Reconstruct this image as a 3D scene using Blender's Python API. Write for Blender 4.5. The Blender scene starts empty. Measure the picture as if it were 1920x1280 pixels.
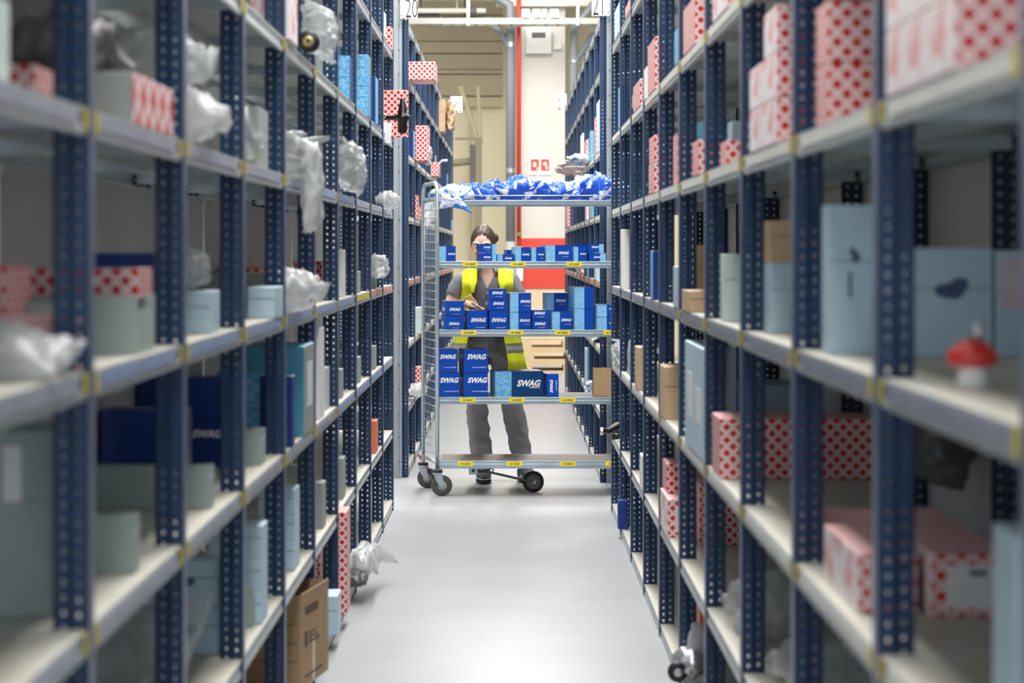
import bpy, bmesh, math, random
from mathutils import Vector, noise, Matrix, Euler

sc = bpy.context.scene
COL = sc.collection
PI = math.pi

# ------------------------------------------------------------------ camera
cam_data = bpy.data.cameras.new('camera')
cam = bpy.data.objects.new('camera', cam_data)
COL.objects.link(cam)
cam.location = (0, 0, 1.5)
cam.rotation_euler = (PI / 2, 0, 0)
cam_data.sensor_width = 36.0
cam_data.lens = 36.0 * 4050 / 1920
cam_data.shift_x = 2 / 1920
cam_data.shift_y = -170 / 1920
cam_data.clip_start = 0.05
cam_data.clip_end = 200
cam_data.dof.use_dof = True
cam_data.dof.focus_distance = 13.3
cam_data.dof.aperture_fstop = 3.6
sc.camera = cam

# ------------------------------------------------------------------ world, lights, exposure
world = bpy.data.worlds.new('world')
sc.world = world
world.use_nodes = True
world.node_tree.nodes['Background'].inputs[0].default_value = (0.80, 0.90, 1.0, 1)
world.node_tree.nodes['Background'].inputs[1].default_value = 0.85
sc.view_settings.view_transform = 'Standard'
sc.view_settings.look = 'None'
sc.view_settings.exposure = 0.5
sc.view_settings.gamma = 1.0
sc.view_settings.use_curve_mapping = False


def area(name, loc, sx, sy, power, color=(1.0, 0.985, 0.96), rot=(0, 0, 0)):
    l = bpy.data.lights.new(name, 'AREA')
    l.shape = 'RECTANGLE'
    l.size = sx
    l.size_y = sy
    l.energy = power
    l.color = color
    o = bpy.data.objects.new(name, l)
    o.location = loc
    o.rotation_euler = rot
    COL.objects.link(o)
    return o


for ly, pw in ((3.5, 130), (8.5, 170), (14.0, 210), (19.5, 170), (25.0, 175)):
    area('aisle_tube_light', (0.0, ly, 5.35), 0.9, 4.6, pw)
for ly in (6.0, 16.0, 26.0):
    for sx in (-1, 1):
        area('rack_back_fill', (sx * 2.9, ly, 5.35), 0.8, 8.0, 130)  # added fill beyond the racks, lights their backs, the holes and the background
area('cross_aisle_light', (0.0, 13.3, 5.3), 6.0, 0.7, 130)

# ------------------------------------------------------------------ materials
MATS = {}


def mat(name, col, rough=0.6, metal=0.0, var=0.0, vscale=8.0, bump=0.0, bscale=60.0, coat=0.0, alpha=1.0, trans=0.0, spec=0.5, coords='Object'):
    m = bpy.data.materials.new(name)
    m.use_nodes = True
    nt = m.node_tree
    b = nt.nodes['Principled BSDF']
    b.inputs['Base Color'].default_value = (*col, 1)
    b.inputs['Roughness'].default_value = rough
    b.inputs['Metallic'].default_value = metal
    b.inputs['Coat Weight'].default_value = coat
    b.inputs['Alpha'].default_value = alpha
    b.inputs['Transmission Weight'].default_value = trans
    b.inputs['Specular IOR Level'].default_value = spec
    tc = nt.nodes.new('ShaderNodeTexCoord')
    if var > 0:
        n = nt.nodes.new('ShaderNodeTexNoise')
        n.inputs['Scale'].default_value = vscale
        n.inputs['Detail'].default_value = 4
        nt.links.new(tc.outputs[coords], n.inputs['Vector'])
        r = nt.nodes.new('ShaderNodeMapRange')
        r.inputs['From Min'].default_value = 0.25
        r.inputs['From Max'].default_value = 0.75
        r.inputs['To Min'].default_value = 1 - var
        r.inputs['To Max'].default_value = 1 + var
        nt.links.new(n.outputs['Fac'], r.inputs['Value'])
        mx = nt.nodes.new('ShaderNodeVectorMath')
        mx.operation = 'SCALE'
        mx.inputs[0].default_value = col
        nt.links.new(r.outputs[0], mx.inputs['Scale'])
        nt.links.new(mx.outputs[0], b.inputs['Base Color'])
    if bump > 0:
        n2 = nt.nodes.new('ShaderNodeTexNoise')
        n2.inputs['Scale'].default_value = bscale
        n2.inputs['Detail'].default_value = 3
        nt.links.new(tc.outputs[coords], n2.inputs['Vector'])
        bp = nt.nodes.new('ShaderNodeBump')
        bp.inputs['Strength'].default_value = bump
        bp.inputs['Distance'].default_value = 0.01
        nt.links.new(n2.outputs['Fac'], bp.inputs['Height'])
        nt.links.new(bp.outputs[0], b.inputs['Normal'])
    MATS[name] = m
    return m


def srgb(r, g, b):
    f = lambda v: (v / 255 / 12.92) if v / 255 <= 0.04045 else ((v / 255 + 0.055) / 1.055) ** 2.4
    return (f(r), f(g), f(b))


def lattice(name, bg, red, line, period):
    """diamond lattice printed on cartons: red squares turned 45 degrees, thin pink lines in the bands between"""
    m = mat(name, bg, 0.45)
    nt = m.node_tree
    b = nt.nodes['Principled BSDF']
    uv = nt.nodes.new('ShaderNodeUVMap')
    sep = nt.nodes.new('ShaderNodeSeparateXYZ')
    nt.links.new(uv.outputs[0], sep.inputs[0])

    def M(op, a, c=None, d=None):
        n = nt.nodes.new('ShaderNodeMath')
        n.operation = op
        for i, v in enumerate((a, c, d)):
            if v is None:
                continue
            if isinstance(v, (int, float)):
                n.inputs[i].default_value = v
            else:
                nt.links.new(v, n.inputs[i])
        return n.outputs[0]
    s = M('ADD', sep.outputs[0], sep.outputs[1])
    t = M('SUBTRACT', sep.outputs[0], sep.outputs[1])
    masks, lines = [], []
    for q in (s, t):
        fr = M('FRACT', M('DIVIDE', q, period))
        masks.append(M('MULTIPLY', M('GREATER_THAN', fr, 0.16), M('LESS_THAN', fr, 0.84)))
        lines.append(M('LESS_THAN', M('ABSOLUTE', M('SUBTRACT', M('ABSOLUTE', M('SUBTRACT', fr, 0.5)), 0.5)), 0.035))
    red_f = M('MULTIPLY', masks[0], masks[1])
    ln = M('MAXIMUM', lines[0], lines[1])
    m1 = nt.nodes.new('ShaderNodeMix')
    m1.data_type = 'RGBA'
    m1.inputs[6].default_value = (*bg, 1)
    m1.inputs[7].default_value = (*line, 1)
    nt.links.new(ln, m1.inputs[0])
    m2 = nt.nodes.new('ShaderNodeMix')
    m2.data_type = 'RGBA'
    m2.inputs[7].default_value = (*red, 1)
    nt.links.new(m1.outputs[2], m2.inputs[6])
    nt.links.new(red_f, m2.inputs[0])
    nt.links.new(m2.outputs[2], b.inputs['Base Color'])
    return m


def two_tone(name, a, b_, scale, lo=0.45, hi=0.55, rough=0.45, distort=1.0, coords='Object', **kw):
    m = mat(name, a, rough, **kw)
    nt = m.node_tree
    b = nt.nodes['Principled BSDF']
    tc = nt.nodes.new('ShaderNodeTexCoord')
    n = nt.nodes.new('ShaderNodeTexNoise')
    n.inputs['Scale'].default_value = scale
    n.inputs['Detail'].default_value = 2
    n.inputs['Distortion'].default_value = distort
    nt.links.new(tc.outputs[coords], n.inputs['Vector'])
    r = nt.nodes.new('ShaderNodeValToRGB')
    r.color_ramp.elements[0].position = lo
    r.color_ramp.elements[0].color = (*a, 1)
    r.color_ramp.elements[1].position = hi
    r.color_ramp.elements[1].color = (*b_, 1)
    nt.links.new(n.outputs['Fac'], r.inputs[0])
    nt.links.new(r.outputs[0], b.inputs['Base Color'])
    return m


mat('upright', srgb(27, 56, 92), 0.42, 0.0, var=0.15, vscale=3, spec=0.5)
mat('upright_edge_sheen', srgb(112, 124, 150), 0.35, 0.2, var=0.1, vscale=5)  # flange colour lightened: its lavender-grey reflection is put into the base colour
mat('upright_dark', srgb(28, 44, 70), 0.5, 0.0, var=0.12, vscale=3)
mat('galv', srgb(196, 204, 208), 0.42, 0.55, var=0.10, vscale=14, bump=0.05, bscale=90)
mat('galv_shelf', srgb(190, 187, 176), 0.55, 0.25, var=0.10, vscale=9)
mat('panel', srgb(206, 206, 208), 0.6, 0.0, var=0.10, vscale=2)
mat('zinc', srgb(188, 200, 210), 0.32, 0.75, var=0.10, vscale=20)
mat('cart_steel', srgb(176, 190, 198), 0.30, 0.8, var=0.15, vscale=6)
mat('cart_board', srgb(140, 132, 124), 0.55, var=0.1, vscale=8)
mat('yellow', srgb(250, 225, 30), 0.5)
mat('yellow_tag', srgb(216, 196, 50), 0.5, var=0.1, vscale=40)
mat('black_print', srgb(20, 20, 24), 0.6)
mat('strip_blue', srgb(150, 168, 208), 0.35, var=0.12, vscale=12)
mat('strip_grey', srgb(164, 170, 184), 0.35, var=0.12, vscale=12)
mat('strip_red', srgb(226, 150, 136), 0.4, var=0.12, vscale=12)
mat('strip_pale', srgb(226, 226, 220), 0.4, var=0.08, vscale=12)
lattice('lattice', srgb(250, 242, 242), srgb(208, 30, 22), srgb(236, 150, 146), 0.036)
lattice('lattice_end', srgb(248, 240, 242), srgb(214, 50, 42), srgb(246, 190, 190), 0.11)
two_tone('white_red_stripe', srgb(248, 242, 244), srgb(240, 170, 170), 14, 0.52, 0.62)
mat('white', srgb(244, 244, 244), 0.5, var=0.03)
mat('pale', srgb(206, 224, 220), 0.55, var=0.06, vscale=6)
mat('paleblue', srgb(192, 217, 232), 0.5, var=0.07, vscale=6)
mat('greybin', srgb(160, 166, 164), 0.6, var=0.08, vscale=6)
mat('greenbin', srgb(166, 182, 178), 0.6, var=0.08, vscale=6)
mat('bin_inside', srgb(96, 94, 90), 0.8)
mat('blue', srgb(0, 74, 184), 0.33, var=0.04, vscale=6)
mat('teal_blue', srgb(4, 66, 120), 0.33, var=0.04, vscale=6)
mat('deep_blue', srgb(6, 50, 130), 0.4, var=0.05, vscale=6)
two_tone('cyan_print', srgb(70, 160, 222), srgb(150, 205, 240), 60, 0.42, 0.6, distort=2)
two_tone('sky_print', srgb(116, 190, 246), srgb(160, 214, 252), 70, 0.42, 0.6, distort=2)
mat('cyan', srgb(88, 176, 208), 0.4, var=0.1, vscale=7)
mat('print_dark', srgb(70, 94, 130), 0.6)
mat('strip_dim', srgb(140, 146, 164), 0.4, var=0.12, vscale=12)
mat('label_white', srgb(236, 236, 238), 0.5, var=0.03, vscale=20)
mat('label_pink', srgb(226, 206, 214), 0.5, var=0.08, vscale=40)
mat('pink', srgb(240, 186, 186), 0.5, var=0.10, vscale=14)
mat('orange', srgb(226, 120, 92), 0.5, var=0.06)
mat('brown', srgb(206, 176, 142), 0.7, var=0.06, vscale=12)
mat('brown_dark', srgb(176, 146, 110), 0.75, var=0.08, vscale=9)
mat('tape', srgb(216, 200, 176), 0.35)
mat('ink', srgb(96, 78, 58), 0.7)
mat('white_print', srgb(250, 250, 252), 0.5)
mat('seam', srgb(60, 60, 70), 0.7)


def bag_mat(name, col, mixw, rough, tint):
    m = bpy.data.materials.new(name)
    m.use_nodes = True
    nt = m.node_tree
    b = nt.nodes['Principled BSDF']
    b.inputs['Base Color'].default_value = (*col, 1)
    b.inputs['Roughness'].default_value = rough
    b.inputs['Coat Weight'].default_value = 0.6
    b.inputs['Coat Roughness'].default_value = 0.15
    tl = nt.nodes.new('ShaderNodeBsdfTranslucent')
    tl.inputs[0].default_value = (*col, 1)
    tr = nt.nodes.new('ShaderNodeBsdfTransparent')
    tr.inputs[0].default_value = (*tint, 1)
    m1 = nt.nodes.new('ShaderNodeMixShader')
    m1.inputs[0].default_value = 0.35
    m2 = nt.nodes.new('ShaderNodeMixShader')
    m2.inputs[0].default_value = mixw
    nt.links.new(b.outputs[0], m1.inputs[1])
    nt.links.new(tl.outputs[0], m1.inputs[2])
    nt.links.new(m1.outputs[0], m2.inputs[1])
    nt.links.new(tr.outputs[0], m2.inputs[2])
    out = nt.nodes['Material Output']
    nt.links.new(m2.outputs[0], out.inputs[0])
    tc = nt.nodes.new('ShaderNodeTexCoord')
    n2 = nt.nodes.new('ShaderNodeTexVoronoi')
    n2.inputs['Scale'].default_value = 22
    nt.links.new(tc.outputs['Object'], n2.inputs['Vector'])
    bp = nt.nodes.new('ShaderNodeBump')
    bp.inputs['Strength'].default_value = 0.8
    bp.inputs['Distance'].default_value = 0.01
    nt.links.new(n2.outputs['Distance'], bp.inputs['Height'])
    nt.links.new(bp.outputs[0], b.inputs['Normal'])
    MATS[name] = m


bag_mat('clear_bag', srgb(214, 218, 220), 0.50, 0.15, (0.95, 0.96, 0.96))
bag_mat('white_bag', srgb(232, 234, 236), 0.30, 0.2, (0.95, 0.96, 0.96))
bag_mat('dark_bag', srgb(120, 118, 118), 0.2, 0.3, (0.8, 0.8, 0.8))
two_tone('printed_bag', srgb(28, 84, 206), srgb(226, 232, 248), 7, 0.53, 0.57, rough=0.25, distort=1.6)
two_tone('printed_bag_pale', srgb(222, 230, 246), srgb(60, 120, 220), 7, 0.52, 0.56, rough=0.25, distort=1.6)
two_tone('printed_bag_red', srgb(240, 226, 230), srgb(226, 120, 116), 12, 0.5, 0.58, rough=0.3, distort=1.6)
mat('rubber', srgb(28, 28, 30), 0.45, var=0.2, vscale=20)
mat('rubber_grey', srgb(104, 106, 104), 0.55)
mat('disc_grey', srgb(150, 152, 150), 0.45)
mat('end_grey', srgb(150, 158, 164), 0.45, 0.3, var=0.06, vscale=10)
mat('wheel_grey', srgb(72, 74, 72), 0.5)
mat('black_part', srgb(14, 14, 16), 0.3)
mat('brass', srgb(176, 160, 110), 0.4, 0.6)
mat('red_cap', srgb(216, 48, 44), 0.35, coat=0.4)
mat('alu', srgb(200, 204, 208), 0.35, 0.8, bump=0.3, bscale=30)
mat('floor', srgb(164, 167, 170), 0.34, var=0.07, vscale=2.6, bump=0.05, bscale=5, coords='Object')
mat('wall', srgb(232, 222, 194), 0.8, var=0.02, vscale=1)
mat('wall_upper', srgb(184, 174, 150), 0.7, var=0.05, vscale=1)
mat('wall_trim', srgb(198, 188, 158), 0.7)
mat('ceiling', srgb(226, 224, 216), 0.9)
mat('column', srgb(222, 219, 212), 0.7, var=0.03, vscale=1.5)
mat('band_red', srgb(228, 78, 62), 0.5)
mat('pipe_grey', srgb(140, 146, 152), 0.4)
mat('pipe_sleeve', srgb(206, 208, 208), 0.5)
mat('pipe_red', srgb(214, 62, 46), 0.4)
mat('cream', srgb(238, 236, 226), 0.5)
mat('duct_dark', srgb(104, 102, 98), 0.6)
mat('tray', srgb(186, 184, 176), 0.5, 0.3)
mat('sign_white', srgb(240, 240, 238), 0.5)
mat('wood', srgb(226, 200, 158), 0.75, var=0.10, vscale=9)
mat('wood_dark', srgb(70, 56, 44), 0.9)
mat('crate', srgb(236, 216, 184), 0.8, var=0.03)
mat('skin', srgb(232, 190, 170), 0.5, var=0.03, vscale=20)
mat('hair', srgb(66, 50, 44), 0.45, var=0.25, vscale=60)
mat('polo', srgb(122, 122, 128), 0.85, var=0.06, vscale=30)
mat('polo_dark', srgb(52, 52, 56), 0.85)
mat('hi_vis', srgb(226, 240, 26), 0.6, var=0.03, vscale=20)
mat('reflective', srgb(176, 178, 180), 0.4, 0.2)
mat('trousers', srgb(142, 140, 148), 0.85, var=0.12, vscale=10, bump=0.9, bscale=9)
mat('shoe', srgb(84, 90, 100), 0.6)
mat('sole', srgb(40, 40, 44), 0.7)
mat('lip_red', srgb(176, 96, 90), 0.5)
mat('eye_dark', srgb(50, 36, 32), 0.3)

# ------------------------------------------------------------------ helpers


def mesh(name, verts, faces, mats, midx=None, smooth=False, uv=True):
    me = bpy.data.meshes.new(name)
    me.from_pydata([tuple(v) for v in verts], [], faces)
    for m in (mats if isinstance(mats, (list, tuple)) else [mats]):
        me.materials.append(MATS[m])
    if midx:
        me.polygons.foreach_set('material_index', midx)
    if smooth:
        me.polygons.foreach_set('use_smooth', [True] * len(me.polygons))
    if uv:
        ul = me.uv_layers.new(name='UVMap')
        for p in me.polygons:
            n = p.normal
            a = max(range(3), key=lambda i: abs(n[i]))
            for li in p.loop_indices:
                c = me.vertices[me.loops[li].vertex_index].co
                ul.data[li].uv = (c[1], c[2]) if a == 0 else ((c[0], c[2]) if a == 1 else (c[0], c[1]))
    me.update()
    return me


def link(name, me, parent=None, loc=(0, 0, 0), rot=(0, 0, 0)):
    o = bpy.data.objects.new(name, me)
    COL.objects.link(o)
    o.location = loc
    o.rotation_euler = rot
    if parent is not None:
        o.parent = parent
    return o


def tag(o, label=None, cat=None, group=None, kind=None):
    if label:
        o['label'] = label
    if cat:
        o['category'] = cat
    if group:
        o['group'] = group
    if kind:
        o['kind'] = kind
    return o


class MB:
    def __init__(self):
        self.v, self.f, self.m = [], [], []

    def add(self, vs, fs, mi=0):
        b = len(self.v)
        self.v += [Vector(x) for x in vs]
        self.f += [tuple(b + i for i in f) for f in fs]
        self.m += [mi] * len(fs)
        return self

    def box(self, x0, x1, y0, y1, z0, z1, mi=0, faces=None):
        vs = [(x, y, z) for z in (z0, z1) for y in (y0, y1) for x in (x0, x1)]
        fs = [(0, 2, 3, 1), (4, 5, 7, 6), (0, 1, 5, 4), (2, 6, 7, 3), (0, 4, 6, 2), (1, 3, 7, 5)]
        b = len(self.v)
        self.v += [Vector(x) for x in vs]
        self.f += [tuple(b + i for i in f) for f in fs]
        self.m += [mi] * 6 if faces is None else list(faces)   # bottom, top, -Y, +Y, -X, +X
        return self

    def tube(self, pts, r, n=10, mi=0, cap=True):
        pts = [Vector(p) for p in pts]
        rs = r if isinstance(r, (list, tuple)) else [r] * len(pts)
        b = len(self.v)
        up = None
        for i, p in enumerate(pts):
            d = (pts[min(i + 1, len(pts) - 1)] - pts[max(i - 1, 0)]).normalized()
            if up is None:
                up = d.orthogonal().normalized()
            up = (up - d * up.dot(d)).normalized()
            s = d.cross(up)
            for k in range(n):
                a = 2 * PI * k / n
                self.v.append(p + (up * math.cos(a) + s * math.sin(a)) * rs[i])
        for i in range(len(pts) - 1):
            for k in range(n):
                self.f.append((b + i * n + k, b + i * n + (k + 1) % n, b + (i + 1) * n + (k + 1) % n, b + (i + 1) * n + k))
                self.m.append(mi)
        if cap:
            self.f.append(tuple(b + k for k in reversed(range(n))))
            self.f.append(tuple(b + (len(pts) - 1) * n + k for k in range(n)))
            self.m += [mi, mi]
        return self

    def lathe(self, prof, n=24, mi=0, M=None):
        """prof: (r, h) pairs round the Z axis; M places it"""
        M = M or Matrix()
        b = len(self.v)
        for r, h in prof:
            for k in range(n):
                a = 2 * PI * k / n
                self.v.append(M @ Vector((r * math.cos(a), r * math.sin(a), h)))
        for i in range(len(prof) - 1):
            for k in range(n):
                self.f.append((b + i * n + k, b + i * n + (k + 1) % n, b + (i + 1) * n + (k + 1) % n, b + (i + 1) * n + k))
                self.m.append(mi)
        self.f.append(tuple(b + k for k in reversed(range(n))))
        self.f.append(tuple(b + (len(prof) - 1) * n + k for k in range(n)))
        self.m += [mi, mi]
        return self

    def sphere(self, c, r, nu=20, nv=12, mi=0, fn=None):
        c = Vector(c)
        r = r if isinstance(r, (tuple, list)) else (r, r, r)
        b = len(self.v)
        for j in range(nv + 1):
            t = PI * j / nv
            for i in range(nu):
                a = 2 * PI * i / nu
                d = Vector((math.sin(t) * math.cos(a), math.sin(t) * math.sin(a), math.cos(t)))
                k = fn(d) if fn else 1.0
                self.v.append(c + Vector((d.x * r[0] * k, d.y * r[1] * k, d.z * r[2] * k)))
        for j in range(nv):
            for i in range(nu):
                self.f.append((b + j * nu + i, b + (j + 1) * nu + i, b + (j + 1) * nu + (i + 1) % nu, b + j * nu + (i + 1) % nu))
                self.m.append(mi)
        return self

    def build(self, name, mats, parent=None, smooth=False, loc=(0, 0, 0), rot=(0, 0, 0), bevel=0.0, weld=False):
        me = mesh(name, self.v, self.f, mats, self.m, smooth)
        if weld:
            bm = bmesh.new()
            bm.from_mesh(me)
            bmesh.ops.remove_doubles(bm, verts=bm.verts, dist=1e-5)
            bmesh.ops.recalc_face_normals(bm, faces=bm.faces)
            bm.to_mesh(me)
            bm.free()
        o = link(name, me, parent, loc, rot)
        if bevel:
            md = o.modifiers.new('bevel', 'BEVEL')
            md.width = bevel
            md.segments = 2
            md.limit_method = 'ANGLE'
        return o


def empty(name, loc=(0, 0, 0), rot=(0, 0, 0)):
    o = bpy.data.objects.new(name, None)
    COL.objects.link(o)
    o.location = loc
    o.rotation_euler = rot
    o.empty_display_size = 0.1
    return o


def text_mesh(body, shear=0.0, offset=0.0, mat_name='white_print', extrude=0.01):
    """lettering one unit high, centred on the origin in the XZ plane, facing -Y"""
    c = bpy.data.curves.new('lettering', 'FONT')
    c.body = body
    c.shear = shear
    c.offset = offset
    c.extrude = extrude
    c.align_x = 'CENTER'
    c.resolution_u = 3
    t = bpy.data.objects.new('lettering', c)
    COL.objects.link(t)
    bpy.context.view_layer.update()
    dg = bpy.context.evaluated_depsgraph_get()
    me = bpy.data.meshes.new_from_object(t.evaluated_get(dg))
    COL.objects.unlink(t)
    bpy.data.objects.remove(t)
    xs = [v.co.x for v in me.vertices]
    ys = [v.co.y for v in me.vertices]
    h = max(ys) - min(ys)
    cx, cy = (max(xs) + min(xs)) / 2, (max(ys) + min(ys)) / 2
    for v in me.vertices:
        x, y, z = v.co
        v.co = ((x - cx) / h, -z, (y - cy) / h)
    me.materials.clear()
    me.materials.append(MATS[mat_name])
    me['w'] = (max(xs) - min(xs)) / h
    return me


LOGO = text_mesh('SWAG', shear=0.30, offset=0.045)
URL = text_mesh('www.swag.de', shear=0.25, offset=0.01)
GERMANY = text_mesh('GERMANY', shear=0.25, offset=0.01)


def put_text(me, name, parent, x, z, y, height=None, width=None, rot=(0, 0, 0)):
    s = height if height else width / me['w']
    o = link(name, me, parent, (x, y, z), rot)
    o.scale = (s * (1.0 if height is None or width is None else width / (me['w'] * height)), s * 0.6, s)
    return o
# ------------------------------------------------------------------ the room
def struct(name, mb, mats, **kw):
    o = mb.build(name, mats, **kw)
    o['kind'] = 'structure'
    return o


WALL_Y = 31.0
struct('floor', MB().box(-9, 9, -6, WALL_Y, -0.2, 0.0), 'floor')
struct('ceiling', MB().box(-9, 9, -6, WALL_Y, 6.4, 6.6), 'ceiling')
struct('wall_back', MB().box(-9, 9, WALL_Y, WALL_Y + 0.2, 0, 6.4), 'wall')
struct('wall_left', MB().box(-9.2, -9, -6, WALL_Y, 0, 6.4), 'wall')
struct('wall_right', MB().box(9, 9.2, -6, WALL_Y, 0, 6.4), 'wall')
# boarded upper wall: horizontal cladding profiled from real steps
mb = MB()
z = 3.72
k = 0
while z < 5.0:
    hgt = (0.30, 0.05, 0.22, 0.16)[k % 4]
    mb.box(-3.2, -0.12, WALL_Y - 0.10 - 0.03 * (k % 2), WALL_Y, z, z + hgt)
    z += hgt + 0.012
    k += 1
struct('trim_1', mb, 'wall_upper')
struct('trim_2', MB().box(-3.2, -0.12, WALL_Y - 0.08, WALL_Y, 3.56, 3.70), 'wall_trim')
struct('trim_3', MB().box(0.78, 3.4, WALL_Y - 0.10, WALL_Y, 2.4, 5.4), 'wall_upper')
for i, xx in enumerate((-0.60, -1.55)):
    struct('trim_%d' % (4 + i), MB().box(xx, xx + 0.035, WALL_Y - 0.05, WALL_Y, 0, 3.56), 'wall_trim')

# concrete column with its red painted guard band
CY = 28.6
col = struct('wall_column', MB().box(0.135, 0.72, CY, CY + 0.5, 0, 6.4), 'column', bevel=0.01)
g = MB().box(0.125, 0.73, CY - 0.02, CY + 0.3, 1.0, 1.665, 0).box(0.128, 0.727, CY - 0.012, CY + 0.3, 0.0, 0.99, 1)
o = g.build('column_guard', ['band_red', 'crate'])
tag(o, 'red guard panel wrapped around the white concrete column', 'panel')

# fire sign
s = MB().box(0, 0.30, -0.012, 0, 0, 0.27).build('fire_sign', 'sign_white', loc=(0.235, CY - 0.001, 2.50), bevel=0.006)
tag(s, 'small white sign with two red fire pictograms on the white column', 'sign')
for i in range(2):
    p = MB().box(0.03 + i * 0.135, 0.135 + i * 0.135, -0.016, -0.012, 0.06, 0.21)
    q = p.build('pictogram', 'band_red', s)
    w = MB()
    x = 0.06 + i * 0.135
    if i == 0:
        w.box(x + 0.0, x + 0.04, -0.018, -0.016, 0.11, 0.17).box(x + 0.045, x + 0.065, -0.018, -0.016, 0.07, 0.10)
    else:
        w.lathe([(0.026, 0), (0.026, 0.003)], 14, 0, Matrix.Translation((x + 0.022, -0.0155, 0.15)) @ Matrix.Rotation(PI / 2, 4, 'X')).box(x + 0.03, x + 0.055, -0.018, -0.016, 0.08, 0.12)
    w.build('symbol', 'white_print', q)

# electrical meter box
bx = MB().box(-0.17, 0.17, -0.14, 0, -0.16, 0.16).build('meter_box', 'sign_white', loc=(0.365, CY - 0.002, 4.26), bevel=0.01)
tag(bx, 'white electrical box with dark window high on the white column', 'electrical box')
MB().box(-0.09, 0.09, -0.147, -0.141, 0.045, 0.115).build('window_pane', 'duct_dark', bx, bevel=0.003)
sb = MB().box(-0.055, 0.055, -0.05, 0, -0.04, 0.04).build('junction_box', 'cream', loc=(0.62, CY - 0.002, 4.20), bevel=0.006)
tag(sb, 'small cream junction box right beside the larger meter box', 'electrical box')
for i, (x, w) in enumerate(((0.19, 0.10), (0.33, 0.10), (0.43, 0.06), (0.56, 0.11))):
    jb = MB().box(-w / 2, w / 2, -0.07, 0, -0.055, 0.055).build('junction_box', 'sign_white', loc=(x, 27.835, 4.551), bevel=0.006)
    lab = ['square white junction box on the tray beside the red pipe', 'wide white junction box second along the cable tray',
           'narrow white junction box in the middle of the tray', 'large white junction box at the far end of the tray'][i]
    tag(jb, lab, 'electrical box')

# pipes
p = MB().tube([(-0.005, 28.3, 1.62), (-0.005, 28.3, 4.5), (-0.02, 28.3, 4.72), (-0.25, 28.3, 4.86), (-1.9, 28.3, 4.88)], 0.062, 16).build('drain_pipe', 'pipe_grey', smooth=True)
tag(p, 'grey plastic drain pipe running down beside the thin red pipe', 'pipe')
MB().tube([(-0.005, 28.3, 4.1), (-0.12, 28.3, 4.34), (-0.30, 28.3, 4.50)], 0.045, 12).build('branch', 'pipe_grey', p, smooth=True)
for zz in (4.20, 2.55):
    MB().lathe([(0.069, -0.03), (0.069, 0.03)], 18, 0, Matrix.Translation((-0.005, 28.3, zz))).build('clamp', 'zinc', p, smooth=False)
MB().lathe([(0.07, 0.0), (0.07, 1.62)], 18, 0, Matrix.Translation((-0.005, 28.3, 0))).build('sleeve', 'pipe_sleeve', p)
p = MB().tube([(0.825, 28.3, 1.0), (0.825, 28.3, 4.4), (1.1, 28.3, 4.75), (1.6, 28.3, 4.82)], 0.055, 14).build('drain_pipe', 'pipe_grey', smooth=True)
tag(p, 'grey drain pipe with branches rising behind rack twenty-one', 'pipe')
MB().tube([(0.83, 28.3, 3.95), (1.05, 28.3, 4.3), (1.3, 28.3, 4.5)], 0.04, 12).build('branch', 'pipe_grey', p, smooth=True)
MB().lathe([(0.066, -0.02), (0.066, 0.02)], 16, 0, Matrix.Translation((0.825, 28.3, 3.98))).build('clamp', 'zinc', p)
p = MB().tube([(0.102, 28.24, 1.55), (0.102, 28.24, 6.39)], 0.029, 12).build('sprinkler_pipe', 'pipe_red', smooth=True)
tag(p, 'thin vertical red pipe in front of the white column', 'pipe')
MB().lathe([(0.034, -0.02), (0.034, 0.02)], 12, 0, Matrix.Translation((0.102, 28.24, 1.72))).build('coupling', 'brass', p)
MB().box(0.07, 0.16, 28.19, 28.29, 1.1, 1.55).build('valve_cover', 'sign_white', p, bevel=0.01)

# cable tray (ladder) with hangers, ducts above
t = empty('cable_tray', (0, 27.80, 4.45))
tag(t, 'galvanised ladder cable tray crossing high over the aisle', 'cable tray')
for yy in (0, 0.30):
    MB().box(-3.0, 3.0, yy, yy + 0.02, -0.03, 0.045).build('side_rail', 'tray', t)
mb = MB()
for i in range(-20, 21):
    mb.box(i * 0.15 - 0.012, i * 0.15 + 0.012, 0.02, 0.30, -0.01, 0.01)
mb.build('rungs', 'tray', t)
for xx in (-0.55, 0.86):
    MB().box(xx - 0.02, xx + 0.02, -0.015, 0.0, -0.05, 1.9).build('hanger', 'zinc', t)
mb = MB()
random.seed(5)
for j in range(6):
    pts = [(-3 + i * 0.25, 0.05 + j * 0.035, 0.03 + 0.012 * math.sin(i * 1.3 + j)) for i in range(25)]
    mb.tube(pts, 0.010, 6)
mb.build('cables', 'duct_dark', t)['kind'] = 'stuff'
d = MB().box(-3.0, 0.10, 28.6, 28.9, 4.83, 5.12).box(-2.5, -2.4, 28.7, 28.8, 5.12, 6.4).box(-1, -0.9, 28.7, 28.8, 5.12, 6.4).build('ceiling_beam', 'cream', bevel=0.01)
tag(d, 'pale horizontal beam at the top over the boarded wall', 'beam')
d = MB().tube([(-3, 28.45, 4.66), (-0.33, 28.45, 4.66)], 0.035, 12).box(-.72, -.70, 28.44, 28.46, 4.66, 6.4).box(-2.5, -2.48, 28.44, 28.46, 4.66, 6.4).build('conduit_pipe', 'cream', smooth=True)
tag(d, 'cream horizontal conduit ending in a dark clamp above the tray', 'pipe')
MB().lathe([(0.06, -0.05), (0.06, 0.05)], 14, 0, Matrix.Translation((-0.5, 28.45, 4.66)) @ Matrix.Rotation(PI / 2, 4, 'Y')).build('clamp', 'duct_dark', d)
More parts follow.
